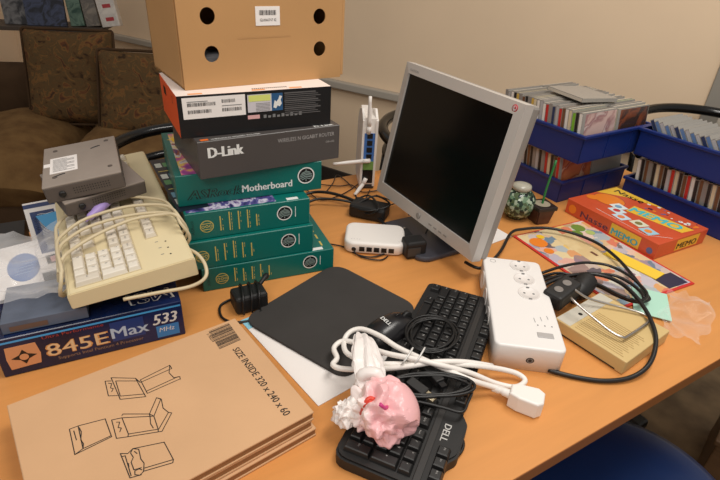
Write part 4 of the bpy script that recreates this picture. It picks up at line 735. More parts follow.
# ---------------------------------------------------------------- routers
t = thing('small_router', rz((.034, 1.022, TT), -1), 'small flat white router with five ports in front of the monitor', 'router')
mb = MB().slab(-.069, -.048, .069, .052, .022, .003, .030, .007, M_white, .004)
for k in range(6): mb.disc(-.052+.006*k if k < 4 else .03+.006*k, -.032, .0009, (0, 0, .030), (1, 0, 0), (0, 1, 0), M_greyink, n=8)
mb.build('housing', t)
for k in range(5): MB().box((-.034+.0165*k, -.0492, .009), (-.022+.0165*k, -.046, .020), M_dk).build('port', t)
MB().lathe([(.005, 0), (.005, .002), (.002, .002)], M_blk, M=frame((-.046, -.047, .013), (1, 0, 0), (0, 0, 1))).build('power_socket', t)
for s in (-1, 1):
    v = MB()
    for k in range(4): v.line([(-.004+.0025*k, .008), (-.004+.0025*k, .02)], .001, (s*.069, 0, 0), (0, s, 0), (0, 0, 1), M_greyink)
    v.build('vent', t)
for x, y in ((-.045, -.03), (.045, -.03), (-.045, .035), (.045, .035)): MB().lathe([(.006, 0), (.006, .003)], M_blk, (x, y, 0), 12).build('foot', t)

t = thing('upright_router', frame((.009, 1.335, TT), (.993, .12, 0), (-.12, .993, 0)), 'tall white upright router with three antennas beside the monitor', 'router')
mb = MB().prism([(-.018, -.004), (.018, -.004), (.013, .13), (-.013, .13)], .016, .205, M_white)
for sgn in (-1, 1):
    a = -.021 if sgn < 0 else .015
    P = [(-.004, .01), (.02, .002), (.12, .002), (.135, .03), (.125, .17), (.09, .208), (.035, .222), (-.008, .200)]
    V = [(a, y, z) for y, z in P]+[(a+.006, y, z) for y, z in P]; n = len(P)
    mb.add(V, [tuple(range(n))[::-1] if sgn > 0 else tuple(range(n)), tuple(range(n, 2*n)) if sgn > 0 else tuple(range(n, 2*n))[::-1]]+[(k, n+k, n+(k+1) % n, (k+1) % n) for k in range(n)], M_white)
mb.build('housing', t)
bp = MB().box((-.0145, -.0052, .04), (.0145, -.003, .165), mat('port blue', (70, 118, 190), .4)); bp.box((-.0145, -.0054, .02), (.0145, -.003, .07), M_dk); bp.box((-.0145, -.0056, .06), (.0145, -.003, .085), mat('port green', (120, 160, 84), .4))
bp.build('port_panel', t)
for k in range(4): MB().box((-.007, -.0068, .092+.0195*k), (.008, -.0045, .106+.0195*k), M_dk).build('port', t)
for P in ([(-.004, -.006, .165), (-.004, -.008, .185), (-.006, -.008, .265)], [(.004, -.008, .088), (-.018, -.012, .088), (-.098, -.03, .085)], [(-.004, -.008, .036), (-.012, -.014, .02), (-.038, -.055, .006)]):
    a = MB().tube([P[0], P[1]], .0062, M_white, 10, 0); a.tube([P[1], P[2]], [.0055, .0045], M_white, 10, 4); a.build('antenna', t)
MB().box((-.020, .0, 0), (.021, .13, .012), mat('router stand', (60, 58, 58), .5), .004).build('stand', t)

# ---------------------------------------------------------------- adapters and cables near the monitor
def cable(name, pts, r, m, label, cat='cable', sub=5, n=8):
    return MB().tube(pts, r, m, n, sub).build(name, None, None, **tags(label, cat))
M_cab = mat('black cable', (22, 21, 21), .42); M_cab2 = mat('dark brown cable', (44, 30, 26), .45)
cable('power_cable', PTS['c1'], .0042, M_cab, 'thick black cable from the box tower past the power adapter to the monitor')
cable('power_cable', PTS['c1b'], .0036, M_cab, 'second black cable beside the thick one behind the small router')
for k, lab in (('t1', 'thin dark cable lying nearest the table edge beyond the small router'), ('t2', 'thin dark cable looping up beside the upright router'), ('t3', 'thin dark cable crossing the table left of the upright router'), ('t4', 'thin black cable dropping from the upright router under the monitor'), ('t5', 'short black cable hanging beside the monitor corner')):
    cable('thin_cable', PTS[k], .0016, M_cab2 if k != 't4' else M_cab, lab)
cable('network_cable', PTS['r1'], .0018, M_cab, 'thin black lead running from the front of the small white router')
cable('network_cable', PTS['r2'], .0016, M_cab, 'thin black lead passing under the small white router')
t = thing('power_adapter', rz((.022, 1.165, TT+.0005), -18), 'black power adapter with coiled lead behind the small router', 'power adapter')
MB().box((-.05, -.028, 0), (.045, .028, .036), M_blkm, .007).build('body', t)
MB().tube([(-.05+.0, .02, .04), (.0, -.032, .02), (.03, -.03, .044), (-.02, .034, .04), (-.055, 0, .02), (.0, -.034, .03), (.05, .0, .042), (.0, .03, .044), (-.04, -.03, .03)], .0024, M_cab, 6, 6).build('cord', t)
t = thing('power_adapter', rz((.120, .984, TT+.0005), 20), 'black plug-in adapter block standing right of the small router', 'power adapter')
MB().box((-.022, -.018, 0), (.026, .022, .042), M_blkm, .006).build('body', t)
MB().box((-.02, -.0195, .010), (.01, -.0175, .03), mat('dim label', (60, 58, 56), .5)).build('label', t)
t = thing('video_plug', frame((.105, 1.040, TT+.016), (-.52, .80, .3), (-.84, -.52, 0)), 'black video cable plug with metal thumbscrews under the monitor', 'plug')
MB().box((-.02, -.018, -.008), (.02, .018, .008), M_blkm, .004).build('body', t)
for s in (-1, 1): MB().tube([(-.03, s*.013, 0), (.026, s*.013, 0)], .0034, M_silver2, 8, 0).build('thumbscrew', t)

# charger at the left of the pad
t = thing('charger', rz((-.200, .765, TT+.0005), 30), 'black charger wrapped in its own cord beside the teal boxes', 'charger')
MB().box((-.032, -.022, 0), (.030, .022, .036), M_blkm, .006).build('body', t)
for q in ((-.016), (0.0), (.014)):
    MB().tube([(q-.004, -.026, .004), (q-.003, -.026, .036), (q+.003, 0, .042), (q+.006, .026, .034), (q+.005, .026, .004)], .0024, M_cab, 7, 5).build('cord_loop', t)
MB().tube([(-.018, .028, .006), (-.05, .02, .003), (-.058, -.015, .0028), (-.04, -.04, .0028), (-.005, -.045, .0028), (.012, -.03, .006)], .0024, M_cab, 7, 6).build('cord', t)
MB().tube([(.024, .012, .034), (.036, .02, .040), (.044, .03, .038)], [.004, .006], M_blkm, 8, 3).build('cord_plug', t)

# ---------------------------------------------------------------- mouse with its coiled cable
t = thing('computer_mouse', frame((.064, .696, TT+.0095), (.76, .64, .09), (-.64, .76, 0)), 'black DELL mouse at the right edge of the mouse pad', 'mouse')
def mouse_h(u, v):
    x = u; w = 1-.10*u*u+.03*u
    return w
V = []; F = []; NU, NV = 20, 16
for i in range(NU+1):
    u = -1+2*i/NU; wl = (1-abs(u)**3.2)**.5*(.031 if u < 0 else .029)+.0005; hh = .037*max(0.02, (1-abs(u+.12)**2.6*.82))*(1-abs(u)**8)
    for j in range(NV+1):
        a = math.pi*j/NV; V.append((u*.062, -math.cos(a)*wl, max(0, math.sin(a))**.75*hh))
for i in range(NU):
    for j in range(NV): q = i*(NV+1)+j; F.append((q, q+NV+1, q+NV+2, q+1))
M_mouse = mat('satin black shell', (28, 27, 29), .28)
mb = MB().add(V, F, M_mouse, True); mb.build('shell', t)
MB().tube([(.056, 0, .004), (.03, 0, .034), (.012, 0, .0375)], .0009, M_dk, 6, 5).build('button_gap', t)
MB().lathe([(.0105, -.004), (.012, -.003), (.012, .003), (.0105, .004)], M_blkm, M=frame((.036, 0, .0205), (1, 0, 0), (0, 0, 1)), n=20).build('scroll_wheel', t)
tx = MB(); tx.text('DELL', (0, 0, 0), (0, -1, 0), (1, 0, 0), .0105, M_pwhite, 'c', bold=.0003, wid=.024); tx.build('logo', t, Matrix.Translation((-.014, 0, .0378)))
MB().tube(PTS['mcoil'], .0019, M_cab, 7, 2).build('cable', t, t.matrix_world.inverted())

# ---------------------------------------------------------------- white power strip, its cord and plug
t = thing('power_strip', rz((.231, .643, TT+.0005), -6), 'white power strip with round sockets standing right of the black keyboard', 'power strip')
L, Wd, H = .278, .117, .0485
mb = MB().slab(0, 0, Wd, L, .012, 0, H, .004, mat('bright white plastic', (232, 228, 225), .38)); mb.disc(.062, 0, .0068, (0, 0, .022), *FX, M_dk, .0003, ry=.006)
mb.disc(.062, 0, .005, (0, 0, .022), *FX, M_greyink, .0006, r0=.003)
mb.build('housing', t)
M_sock = mat('socket white', (228, 222, 218), .4)
for (x, y) in ((.074, .252), (.076, .205), (.078, .157)):
    s = MB().lathe([(.0205, -.001), (.0205, .0012), (.019, .0014), (.0182, .0004), (.002, .0004)], M_sock, (x, y, H), 28)
    o = s.build('socket', t); d = MB()
    for dx in (-.0085, .0085): d.disc(x+dx, y, .0024, (0, 0, H), (1, 0, 0), (0, 1, 0), M_greyink, .0006, n=12)
    for dy in (-.0185, .0185): d.rect(x-.003, y+dy-.002, x+.003, y+dy+.002, (0, 0, H+.0014), (1, 0, 0), (0, 1, 0), M_greyink)
    d.build('contacts', o)
for y in (.10, .16, .22):
    MB().lathe([(.019, -.001), (.019, .0012), (.017, .0014), (.0165, .0004), (.002, .0004)], M_sock, M=frame((0, y, .026), (0, -1, 0), (0, 0, 1)), n=24).build('side_socket', t)
ld = MB()
for k in range(3):
    ld.disc(.079+.012*k, .063, .0013, (0, 0, H), (1, 0, 0), (0, 1, 0), M_ink); ld.line([(.076+.012*k, .070+.006*k), (.075+.012*k, .082+.005*k)], .0009, (0, 0, H), (1, 0, 0), (0, 1, 0), M_greyink)
ld.build('indicator_lights', t)
MB().box((.074, .030, H-.001), (.101, .043, H+.0015), mat('grey rocker', (176, 172, 170), .4), .001).build('switch', t)
MB().disc(.02, .262, .006, (0, 0, H), (1, 0, 0), (0, 1, 0), M_greyink, r0=.0052).build('emblem', t)
iv = t.matrix_world.inverted(); strip = t
wc = MB().tube(PTS['white'], .0044, mat('white cable', (238, 232, 226), .42), 10, 5).build('cord', t, iv, label='thick white looped cord')
tt = MB()
for (x, y) in ((.085, .600), (.104, .602)): tt.tube([(x-.012, y-.016, .772), (x-.004, y-.018, .79), (x+.008, y+.008, .79), (x+.006, y+.014, .772)], .0014, mat('clear tie', (225, 222, 218), .3), 6, 4)
tt.build('twist_tie', wc)
pM = iv @ frame((.268, .556, TT+.0165), (.93, -.36, 0), (.36, .93, 0))
pl = MB().prism([(-.026, -.011), (-.012, -.016), (.016, -.018), (.024, -.010), (.024, .012), (.014, .019), (-.012, .016), (-.026, .010)], -.016, .014, M_white, .0035, 3).build('mains_plug', t, pM)
MB().tube([(-.052, .004, -.004), (-.045, .003, -.002), (-.04, .002, 0), (-.033, .001, 0), (-.024, 0, 0)], [.0048, .0058, .0052, .0066, .0075], M_white, 10, 3).build('strain_relief', pl)

# black cable bundle with a USB plug on the black keyboard
iv = dk.matrix_world.inverted()
for k in ('bundle', 'bundle2', 'loop'): MB().tube(PTS[k], .0024, M_cab, 7, 2 if k == 'bundle' else 5).build('cable', dk, iv)
up = MB().box((-.03, -.0085, -.005), (.002, .0085, .005), M_blkm, .002).build('usb_plug', dk, iv @ frame((.108, .535, TT+.040), (.75, -.62, -.1), (.62, .75, 0)))
MB().box((.002, -.006, -.0023), (.018, .006, .0023), mat('usb metal', (214, 200, 170), .25, .9), .0004).build('metal_tip', up)
t = thing('cable_plug', frame((.125, .575, TT+.037), (.5, -.84, 0), (.84, .5, 0)), 'second black cable plug beside the USB plug on the keyboard', 'plug')
MB().box((-.024, -.008, -.006), (.018, .008, .006), M_blkm, .002).build('grip', t); MB().box((.018, -.005, -.0025), (.028, .005, .0025), M_dk).build('tip', t)

# ---------------------------------------------------------------- crumpled pink and white plastic bag
def bag_mat():
    m = bpy.data.materials.new('pink white plastic'); m.use_nodes = True; nt = m.node_tree; b = nt.nodes['Principled BSDF']
    tc = nt.nodes.new('ShaderNodeTexCoord'); n = nt.nodes.new('ShaderNodeTexNoise'); n.inputs['Scale'].default_value = 28; n.inputs['Detail'].default_value = 2
    sp = nt.nodes.new('ShaderNodeSeparateXYZ'); nt.links.new(tc.outputs['Object'], n.inputs['Vector']); nt.links.new(tc.outputs['Object'], sp.inputs[0])
    a = nt.nodes.new('ShaderNodeMath'); a.operation = 'MULTIPLY_ADD'; a.inputs[1].default_value = .55; nt.links.new(n.outputs['Fac'], a.inputs[0])
    d = nt.nodes.new('ShaderNodeMath'); d.operation = 'MULTIPLY'; d.inputs[1].default_value = 11; nt.links.new(sp.outputs['X'], d.inputs[0]); nt.links.new(d.outputs[0], a.inputs[2])
    r = nt.nodes.new('ShaderNodeValToRGB'); e = r.color_ramp.elements
    e[0].position = -.0 if False else .0; e[0].color = lin((240, 226, 222)); e[1].position = .2; e[1].color = lin((240, 184, 186))
    nt.links.new(a.outputs[0], r.inputs['Fac']); nt.links.new(r.outputs['Color'], b.inputs['Base Color'])
    b.inputs['Roughness'].default_value = .32
    return m
M_bag = bag_mat()
def folds(n, seed):
    r = random.Random(seed); out = []
    for _ in range(n):
        a = Vector((r.gauss(0, 1), r.gauss(0, 1), r.gauss(0, 1))).normalized(); out.append((a, r.uniform(-.55, .55), r.uniform(.5, 1.0)))
    return out
def crumple_ball(m, sx, sy, sz, amp, nf, seed, name, parent, M, floor=None):
    fs = folds(nf, seed); fine = folds(nf*5, seed+50); B = bmesh.new(); bmesh.ops.create_icosphere(B, subdivisions=6, radius=1)
    for v in B.verts:
        d = v.co.copy(); k = 1.0
        for i, (a, b, w) in enumerate(fs): k += amp*w*(1 if i % 2 else -1)*(abs(d.dot(a)-b)-.5)
        for i, (a, b, w) in enumerate(fine):
            q = abs(d.dot(a)-b*1.6); k += (.11 if i % 2 else -.09)*w*max(0, 1-q/.16)
        k = max(.5, min(1.5, k+.10*noise.noise(d*2+Vector((seed, 0, 0))))); v.co = Vector((d.x*sx*k, d.y*sy*k, d.z*sz*k))
        if floor is not None and v.co.z < floor: v.co.z = floor+(v.co.z-floor)*.15
    return MB().bm(B, m, False).build(name, parent, M)
M_wf = mat('white film', (238, 230, 226), .34)
t = thing('plastic_bag', Matrix.Translation((.030, .492, TT+.028)), 'crumpled pink and white plastic bag lying on the black keyboard', 'bag')
crumple_ball(M_bag, .041, .039, .034, .30, 12, 3, 'body', t, Matrix.Translation((.004, -.013, .026)), -.024)
crumple_ball(M_wf, .019, .022, .022, .26, 7, 8, 'tied_corner', t, Matrix.Translation((-.034, .000, .016)))
V = []; F = []; NA, NB = 40, 48
spine = catmull([(-.002, .012, .040), (-.006, .036, .052), (-.010, .062, .056), (-.014, .090, .058), (-.020, .112, .054)], 8); wd = [.013, .019, .020, .018, .015, .009]
for i in range(NA+1):
    f = i/NA*(len(spine)-1); a = int(min(f, len(spine)-2)); p = spine[a].lerp(spine[a+1], f-a)
    q_ = i/NA*5; q = int(min(q_, 4)); w = wd[q]*(1-(q_-q))+wd[q+1]*(q_-q)
    for j in range(NB):
        a = 2*math.pi*j/NB; fold = 1+.30*abs(math.sin(2.5*a+1+i*.03))-.28*abs(math.sin(3.5*a+i*.05))+.22*abs(noise.noise((i*.12, math.cos(a)*2, math.sin(a)*2)))
        V.append(p+Vector((math.cos(a)*w*fold, .008*noise.noise((i*.2, math.cos(a)*1.5, 5)), math.sin(a)*w*.5*fold)))
for i in range(NA):
    for j in range(NB): F.append((i*NB+j, i*NB+(j+1) % NB, (i+1)*NB+(j+1) % NB, (i+1)*NB+j))
F.append(tuple(NA*NB+j for j in range(NB)))
MB().add(V, F, M_wf, False).build('gathered_top', t)
MB().tube([(.020, .016, .046), (.006, .026, .060), (-.014, .028, .056), (-.022, .022, .040)], [.006, .009, .009, .005], M_wf, 9, 4).build('knot', t)
rp = MB(); bodyo = [o for o in t.children if o.name.startswith('body')][0]
def bag_top(x, y):
    best = None
    for v in bodyo.data.vertices:
        d = (v.co.x+.004-x)**2+(v.co.y-.013-y)**2
        if v.co.z > -.005 and (best is None or d < best[0]): best = (d, v.co.z+.026)
    return best[1]+.0006
for P, m, w in (([(-.014, -.020), (-.009, -.022), (-.004, -.018), (.001, -.020)], mat('red print', (220, 74, 56), .4), .0030), ([(-.012, -.027), (-.006, -.028), (-.002, -.026)], mat('red print', (220, 74, 56), .4), .0016), ([(.008, -.038), (.014, -.036), (.018, -.030)], mat('magenta print', (206, 60, 130), .4), .0026)):
    rp.tube([(x, y, bag_top(x, y)) for x, y in P], w, m, 6, 2)
rp.build('red_print', t)

# ---------------------------------------------------------------- beige case with a wire bracket and black sockets on it
t = thing('beige_case', rz((.367, .749, TT+.0005), -52), 'flat beige plastic case with ribbed top in front of the magazine', 'case')
L, D, H = .139, .150, .0275
M_cream = mat('cream plastic', (206, 178, 122), .5, var=.02, scale=6)
mb = MB().box((0, 0, 0), (L, D, H), M_cream, .002)
mb.box((.002, -.0006, .002), (.125, .001, .004), M_dk)
mb.build('body', t)
rb = MB()
for k in range(14): rb.box((.036, .008+k*.0058, H), (.128-(k % 3)*.004, .0092+k*.0058, H+.0005), mat('rib line', (176, 148, 98), .6))
rb.build('ribs', t)
pn = MB().box((.002, .002, H), (.03, D-.004, H+.0006), mat('grey panel', (196, 190, 176), .5)); pn.disc(.02, .05, .004, (0, 0, H+.0006), (1, 0, 0), (0, 1, 0), M_dk); pn.build('front_panel', t)
MB().tube(PTS['wire'], .0024, M_chrome, 10, 4).build('wire_bracket', None, None, **tags('bent chrome wire bracket lying on the beige case', 'bracket'))
t = thing('multi_socket', frame((.392, .806, TT+.0275), (.75, .66, .12), (-.66, .75, 0)), 'black block with two grey round buttons between the power strip and beige case', 'adapter')
MB().box((-.034, -.020, 0), (.040, .020, .034), M_blkm, .006).build('body', t)
for x in (-.012, .016): MB().lathe([(.0085, .034), (.0085, .0352), (.006, .0345), (.002, .0345)], mat('grey button', (128, 122, 118), .4), (x, 0, 0), 20).build('button', t)
t = thing('cable_plug', frame((.452, .852, TT+.030), (.6, .75, .1), (-.75, .6, 0)), 'round black plug with cables behind the black block', 'plug')
MB().tube([(-.03, 0, 0.0), (-.02, 0, .0), (.0, 0, 0), (.022, 0, 0), (.028, 0, 0)], [.012, .019, .021, .021, .014], M_blkm, 14, 2).build('body', t)
MB().tube([(-.03, 0, 0), (-.06, -.004, .003)], .0045, M_cab, 8, 0).build('strain_relief', t)
cable('power_cable', PTS['c5'], .0036, M_cab, 'thick black cable from the mosaic ball looping across the magazine')
cable('power_cable', PTS['c6'], .0040, M_cab, 'thick black cable in a wide loop round the beige case')
cable('power_cable', PTS['c7'], .0032, M_cab, 'black cable arching highest behind the power strip')
cable('power_cable', PTS['c8'], .0034, M_cab, 'middle black cable between the power strip and the magazine')
cable('power_cable', PTS['c9'], .0030, M_cab, 'lowest black cable leaving the power strip towards the green note')

# magazine, notes
t = thing('magazine', frame((.376, 1.10, TT+.0005), (.882, .471, 0), (-.471, .882, 0)), 'open colourful illustrated magazine with red border under the cables', 'magazine')
L, D = .238, .315
M_col = ramp_mat('pastel picture print', [(0, (226, 206, 160)), (.2, (214, 180, 140)), (.3, (196, 190, 200)), (.42, (150, 120, 130)), (.5, (228, 200, 120)), (.6, (216, 120, 96)), (.68, (230, 222, 206)), (.8, (120, 150, 170)), (.9, (96, 88, 96)), (1, (226, 190, 170))], 34, 'vor', .4, dist=.03)
M_red = mat('red border', (206, 52, 46), .4)
mb = MB().box((0, -D, 0), (L, 0, .003), M_red, .0004, 1); mb.rect(.006, -D+.006, L-.006, -.004, (0, 0, .003), (1, 0, 0), (0, 1, 0), M_col)
mb.rect(.09, -.20, .15, -.04, (0, 0, .0032), (1, 0, 0), (0, 1, 0), ramp_mat('cream picture ground', [(.4, (226, 204, 156)), (.6, (214, 186, 136))], 20, rough=.45))
mb.rect(L-.075, -D+.008, L-.012, -D+.05, (0, 0, .0032), (1, 0, 0), (0, 1, 0), mat('night blue print', (52, 48, 70), .4))
gr = mat('leaf green print', (110, 140, 60), .4); orr = mat('orange blob print', (232, 130, 40), .4)
for i, (x, y, r, m) in enumerate(((.19, -.03, .018, gr), (.165, -.05, .014, gr), (.20, -.06, .012, mat('pale green print', (170, 190, 110), .4)), (.035, -.05, .022, orr), (.03, -.09, .012, orr), (.06, -.03, .01, mat('yellow star', (236, 190, 40), .4)))):
    mb.disc(x, y, r, (0, 0, .0034+.0001*i), (1, 0, 0), (0, 1, 0), m, n=14)
mb.rect(.12, -.15, .128, -.13, (0, 0, .0036), (1, 0, 0), (0, 1, 0), mat('brown print', (110, 70, 50), .5))
mb.build('pages', t)
MB().box((0, 0, 0), (.125, .04, .002), mat('yellow paper', (240, 200, 60), .6)).build('yellow_note', None, frame((.572, 1.035, TT+.0044), (.62, -.78, 0), (.78, .62, 0)), **tags('yellow paper strip on the magazine beside the orange game box', 'paper'))
MB().box((0, 0, 0), (.068, .098, .0012), mat('mint paper', (176, 220, 200), .6)).build('green_note', None, frame((.548, .815, TT+.0044), (.93, -.36, 0), (.36, .93, 0)), **tags('mint green paper note lying on the end of the magazine', 'paper'))
MB().add([(.0, 0, 0), (.012, .004, .001), (.02, .02, .001), (.006, .024, .001)], [(0, 1, 2, 3)], M_paper) if False else None

# memory game box
t = thing('game_box', frame((.555, 1.262, TT+.0005), (.5, -.866, 0), (.866, .5, 0)) @ Matrix.Identity(4), 'orange-red Nasse Memo game box in front of the blue bins', 'game box')
L, D, H = .268, .197, .041
M_gm = mat('orange red game print', (204, 84, 50), .35, var=.05, scale=12)
M_yel = mat('game yellow', (232, 186, 60), .4); M_pur = mat('purple ink', (92, 48, 72), .4); M_aqua = mat('aqua ink', (70, 170, 180), .4)
mb = MB().box((0, 0, 0), (L, D, H), M_gm, .001, 1)
TP = ((0, 0, H), (1, 0, 0), (0, 1, 0))
mb.add([(.001, D-.001, H+.0003), (.001, D-.085, H+.0003), (.06, D-.035, H+.0003), (.15, D-.001, H+.0003)][::1], [(0, 1, 2, 3)], M_yel)
mb.text('Nasse', (.018, D-.036, H+.0003), (1, .05, 0), (-.05, 1, 0), .032, M_dk, wid=.085, bold=.0007)
mb.rect(.108, .118, .235, .16, *TP, M_yel, .0004) if False else mb.add([(.116, .084, H+.0004), (.254, .108, H+.0004), (.258, .152, H+.0004), (.106, .132, H+.0004)], [(0, 1, 2, 3)], M_yel)
mb.text('MEMO', (.118, .091, H+.0006), (1, .18, 0), (-.12, 1, 0), .046, mat('bright aqua ink', (80, 190, 196), .4), wid=.124, bold=.0016)
mb.disc(.052, .10, .042, *TP, mat('orange blob print', (232, 130, 40), .4), ry=.036); mb.disc(.052, .10, .042, *TP, M_pur, .0006, r0=.041, ry=.036)
mb.disc(.022, .07, .016, *TP, mat('orange blob print', (232, 130, 40), .4), .0008)
cards = [(.105, .062, (206, 222, 226), (200, 60, 60)), (.135, .040, (196, 214, 226), (226, 130, 80)), (.178, .050, (214, 214, 190), (130, 120, 70)), (.215, .035, (160, 200, 216), (232, 140, 60)), (.092, .085, (220, 228, 226), (120, 160, 190))]
for i, (x, y, c1, c2) in enumerate(cards):
    P = [(x+dx, y+dy, H+.0005+i*.0001) for dx, dy in ((-.02, -.012), (.014, -.018), (.022, .013), (-.013, .02))]
    mb.add(P, [(0, 1, 2, 3)], mat('game card %d' % i, c1, .4)); mb.disc(x, y, .009, (0, 0, H+.0006+i*.0001), (1, 0, 0), (0, 1, 0), mat('card spot %d' % i, c2, .4))
rnd = random.Random(2)
for i in range(26):
    x, y = rnd.uniform(.09, .25), rnd.uniform(.148, .19); mb.disc(x, y, rnd.uniform(.002, .006), *TP, rnd.choice([M_pur, mat('game blue', (96, 100, 150), .4), mat('orange blob print', (232, 130, 40), .4), M_pwhite]), .0003, n=8)
mb.line([(.075, .020), (.225, .012), (.262, .060)], .0012, *TP, M_pwhite)
mb.text('Nasse', (.05, 0, .009), (1, 0, 0), (0, 0, 1), .024, M_pur, wid=.085, bold=.0007)
mb.rect(.142, .004, .225, .036, (0, 0, 0), *FX, M_yel, .0003); mb.text('MEMO', (.147, 0, .009), *FX, .023, M_aqua, wid=.073, bold=.001, lift=.0006)
mb.disc(.022, .018, .012, (0, 0, 0), *FX, mat('orange blob print', (232, 130, 40), .4)); mb.disc(.252, .016, .008, (0, 0, 0), *FX, mat('game blue', (96, 100, 150), .4))
EX = ((L, 0, 0), (0, 1, 0), (0, 0, 1))
mb.rect(.075, .006, .165, .036, *EX, M_yel, .0003); mb.text('MEMO', (.080, 0, 0) and (L, .080, .010), (0, 1, 0), (0, 0, 1), .022, M_dk, wid=.078, bold=.0008, lift=.0006)
mb.build('carton', t)

# mosaic ball and little pot with a green stick
M_tile = ramp_mat('green mirror mosaic', [(0, (40, 60, 48)), (.2, (112, 140, 112)), (.4, (60, 84, 70)), (.6, (168, 184, 160)), (.75, (84, 100, 70)), (.9, (30, 40, 36))], 130, 'vor', .12, dist=0, constant=True)
t = thing('mosaic_holder', Matrix.Translation((.408, 1.215, TT)), 'green mirror-mosaic candle ball beside the monitor', 'candle holder')
MB().lathe([(.018, .001), (.03, .008), (.041, .024), (.045, .042), (.041, .060), (.030, .074), (.021, .080), (.019, .078), (.024, .070)], M_tile, n=28).build('bowl', t)
MB().lathe([(.021, .078), (.026, .084), (.024, .092), (.012, .096)], mat('pale glass rim', (176, 172, 156), .2), n=20).build('rim', t)
MB().lathe([(.02, 0), (.024, .003), (.016, .006)], M_dk, n=20).build('foot', t)
t = thing('plant_pot', Matrix.Translation((.464, 1.196, TT)) @ Matrix.Rotation(R(20), 4, 'Z'), 'small square dark brown pot with a green stick beside the mosaic ball', 'pot')
M_pot = mat('dark brown glaze', (74, 46, 38), .35, var=.3, scale=30)
V = [(sx_*r, sy_*r, z) for r, z in ((.020, 0), (.027, .048)) for sx_, sy_ in ((-1, -1), (1, -1), (1, 1), (-1, 1))]
B = bmesh.new(); vs = [B.verts.new(v) for v in V]
for f in ((3, 2, 1, 0), (0, 1, 5, 4), (1, 2, 6, 5), (2, 3, 7, 6), (3, 0, 4, 7), (4, 5, 6, 7)): B.faces.new([vs[i] for i in f])
bmesh.ops.bevel(B, geom=B.edges[:], offset=.003, segments=2, affect='EDGES'); MB().bm(B, M_pot).build('pot', t)
MB().box((-.0285, -.0285, .040), (.0285, .0285, .051), mat('black rim', (40, 30, 28), .4), .002).build('rim', t)
MB().disc(0, 0, .02, (0, 0, .051), (1, 0, 0), (0, 1, 0), mat('soil', (150, 140, 120), .9)).build('soil', t)
MB().tube([(0, 0, .04), (.004, .004, .09), (.015, .008, .165)], .0028, mat('green stick', (36, 120, 60), .4), 8, 5).build('stick', t)

# ---------------------------------------------------------------- blue bins full of discs
M_bin = mat('royal blue plastic', (14, 40, 108), .38)
uu = Vector((.839, .545, 0)); vv = Vector((-.545, .839, 0))
def bin_(o, L_, label, w=.292, h=.076, fh=.076):
    t = thing('storage_bin', frame(o, uu, vv), label, 'bin', 'blue disc bins')
    mb = MB(); k = .003
    mb.box((0, 0, 0), (w, L_, k), M_bin)
    for a, b in (((0, 0, 0), (k, L_, h)), ((w-k, 0, 0), (w, L_, h)), ((0, 0, 0), (w, k, fh)), ((0, L_-k, 0), (w, L_, h))): mb.box(a, b, M_bin, .0008, 1)
    for x in (w*.35, w*.7): mb.box((x, -.002, .004), (x+.003, 0, fh-.006), M_bin)
    mb.build('tray', t)
    r = MB(); q = .006
    r.box((-q, -q, h-.009), (k, L_+q, h), M_bin, .002); r.box((w-k, -q, h-.009), (w+q, L_+q, h), M_bin, .002); r.box((0, -q, fh-.009), (w, k, fh), M_bin, .002); r.box((0, L_-k, h-.009), (w, L_+q, h), M_bin, .002)
    r.build('rim', t)
    if w > .2: MB().box((w/2-.001, .004, k), (w/2+.001, L_-.004, h-.012), M_bin).build('divider', t)
    return t
LB = .26; W2 = .168
B1 = (.550, 1.318, TT+.0005); B1U = (.556, 1.268, .8665)
P2 = uu*1.392+vv*.752-vv*.33
B2 = (P2.x, P2.y, TT+.0005); P3 = uu*1.384+vv*.750-vv*.33; B2U = (P3.x, P3.y, .8665)
bin_(B1, LB, 'blue bin of discs at the bottom of the left stack beside the monitor', h=.066, fh=.066)
bin_(B1U, .30, 'blue bin of discs on top of the left stack beside the monitor')
bin_(B2, .33, 'blue bin of discs at the bottom of the right stack', W2, h=.066, fh=.066)
bin_(B2U, .33, 'blue bin of discs on top of the right stack at the right edge', W2)
M_clear = mat('grey disc case', (150, 146, 140), .25); M_top = mat('pale case edge', (190, 184, 174), .3)
SP = dict(white=(226, 222, 216), black=(34, 32, 34), red=(190, 44, 40), yellow=(206, 172, 80), grey=(140, 134, 130), lime=(120, 176, 50), brown=(110, 74, 50), navy=(44, 56, 90), cream=(210, 196, 166), silver=(176, 174, 176), blue=(96, 124, 168))
TOPS = dict(white=(196, 186, 172), black=(120, 112, 104), red=(172, 150, 140), yellow=(186, 172, 140), grey=(150, 142, 134), lime=(160, 168, 130), brown=(132, 118, 104), navy=(126, 124, 128), cream=(196, 184, 160), silver=(170, 162, 154), blue=(140, 150, 164))
CACHE = {}
COV = {'rose': [(.4, (196, 168, 160)), (.5, (150, 110, 110)), (.6, (206, 190, 184))], 'dark': [(.4, (60, 44, 40)), (.52, (130, 70, 44)), (.6, (50, 40, 40))], 'orange': [(.4, (190, 110, 70)), (.5, (150, 70, 50)), (.6, (206, 160, 130))], 'green': [(.4, (90, 130, 60)), (.55, (50, 60, 40)), (.65, (150, 170, 90))], 'sky': [(.4, (120, 160, 200)), (.5, (214, 150, 170)), (.6, (200, 214, 226))]}
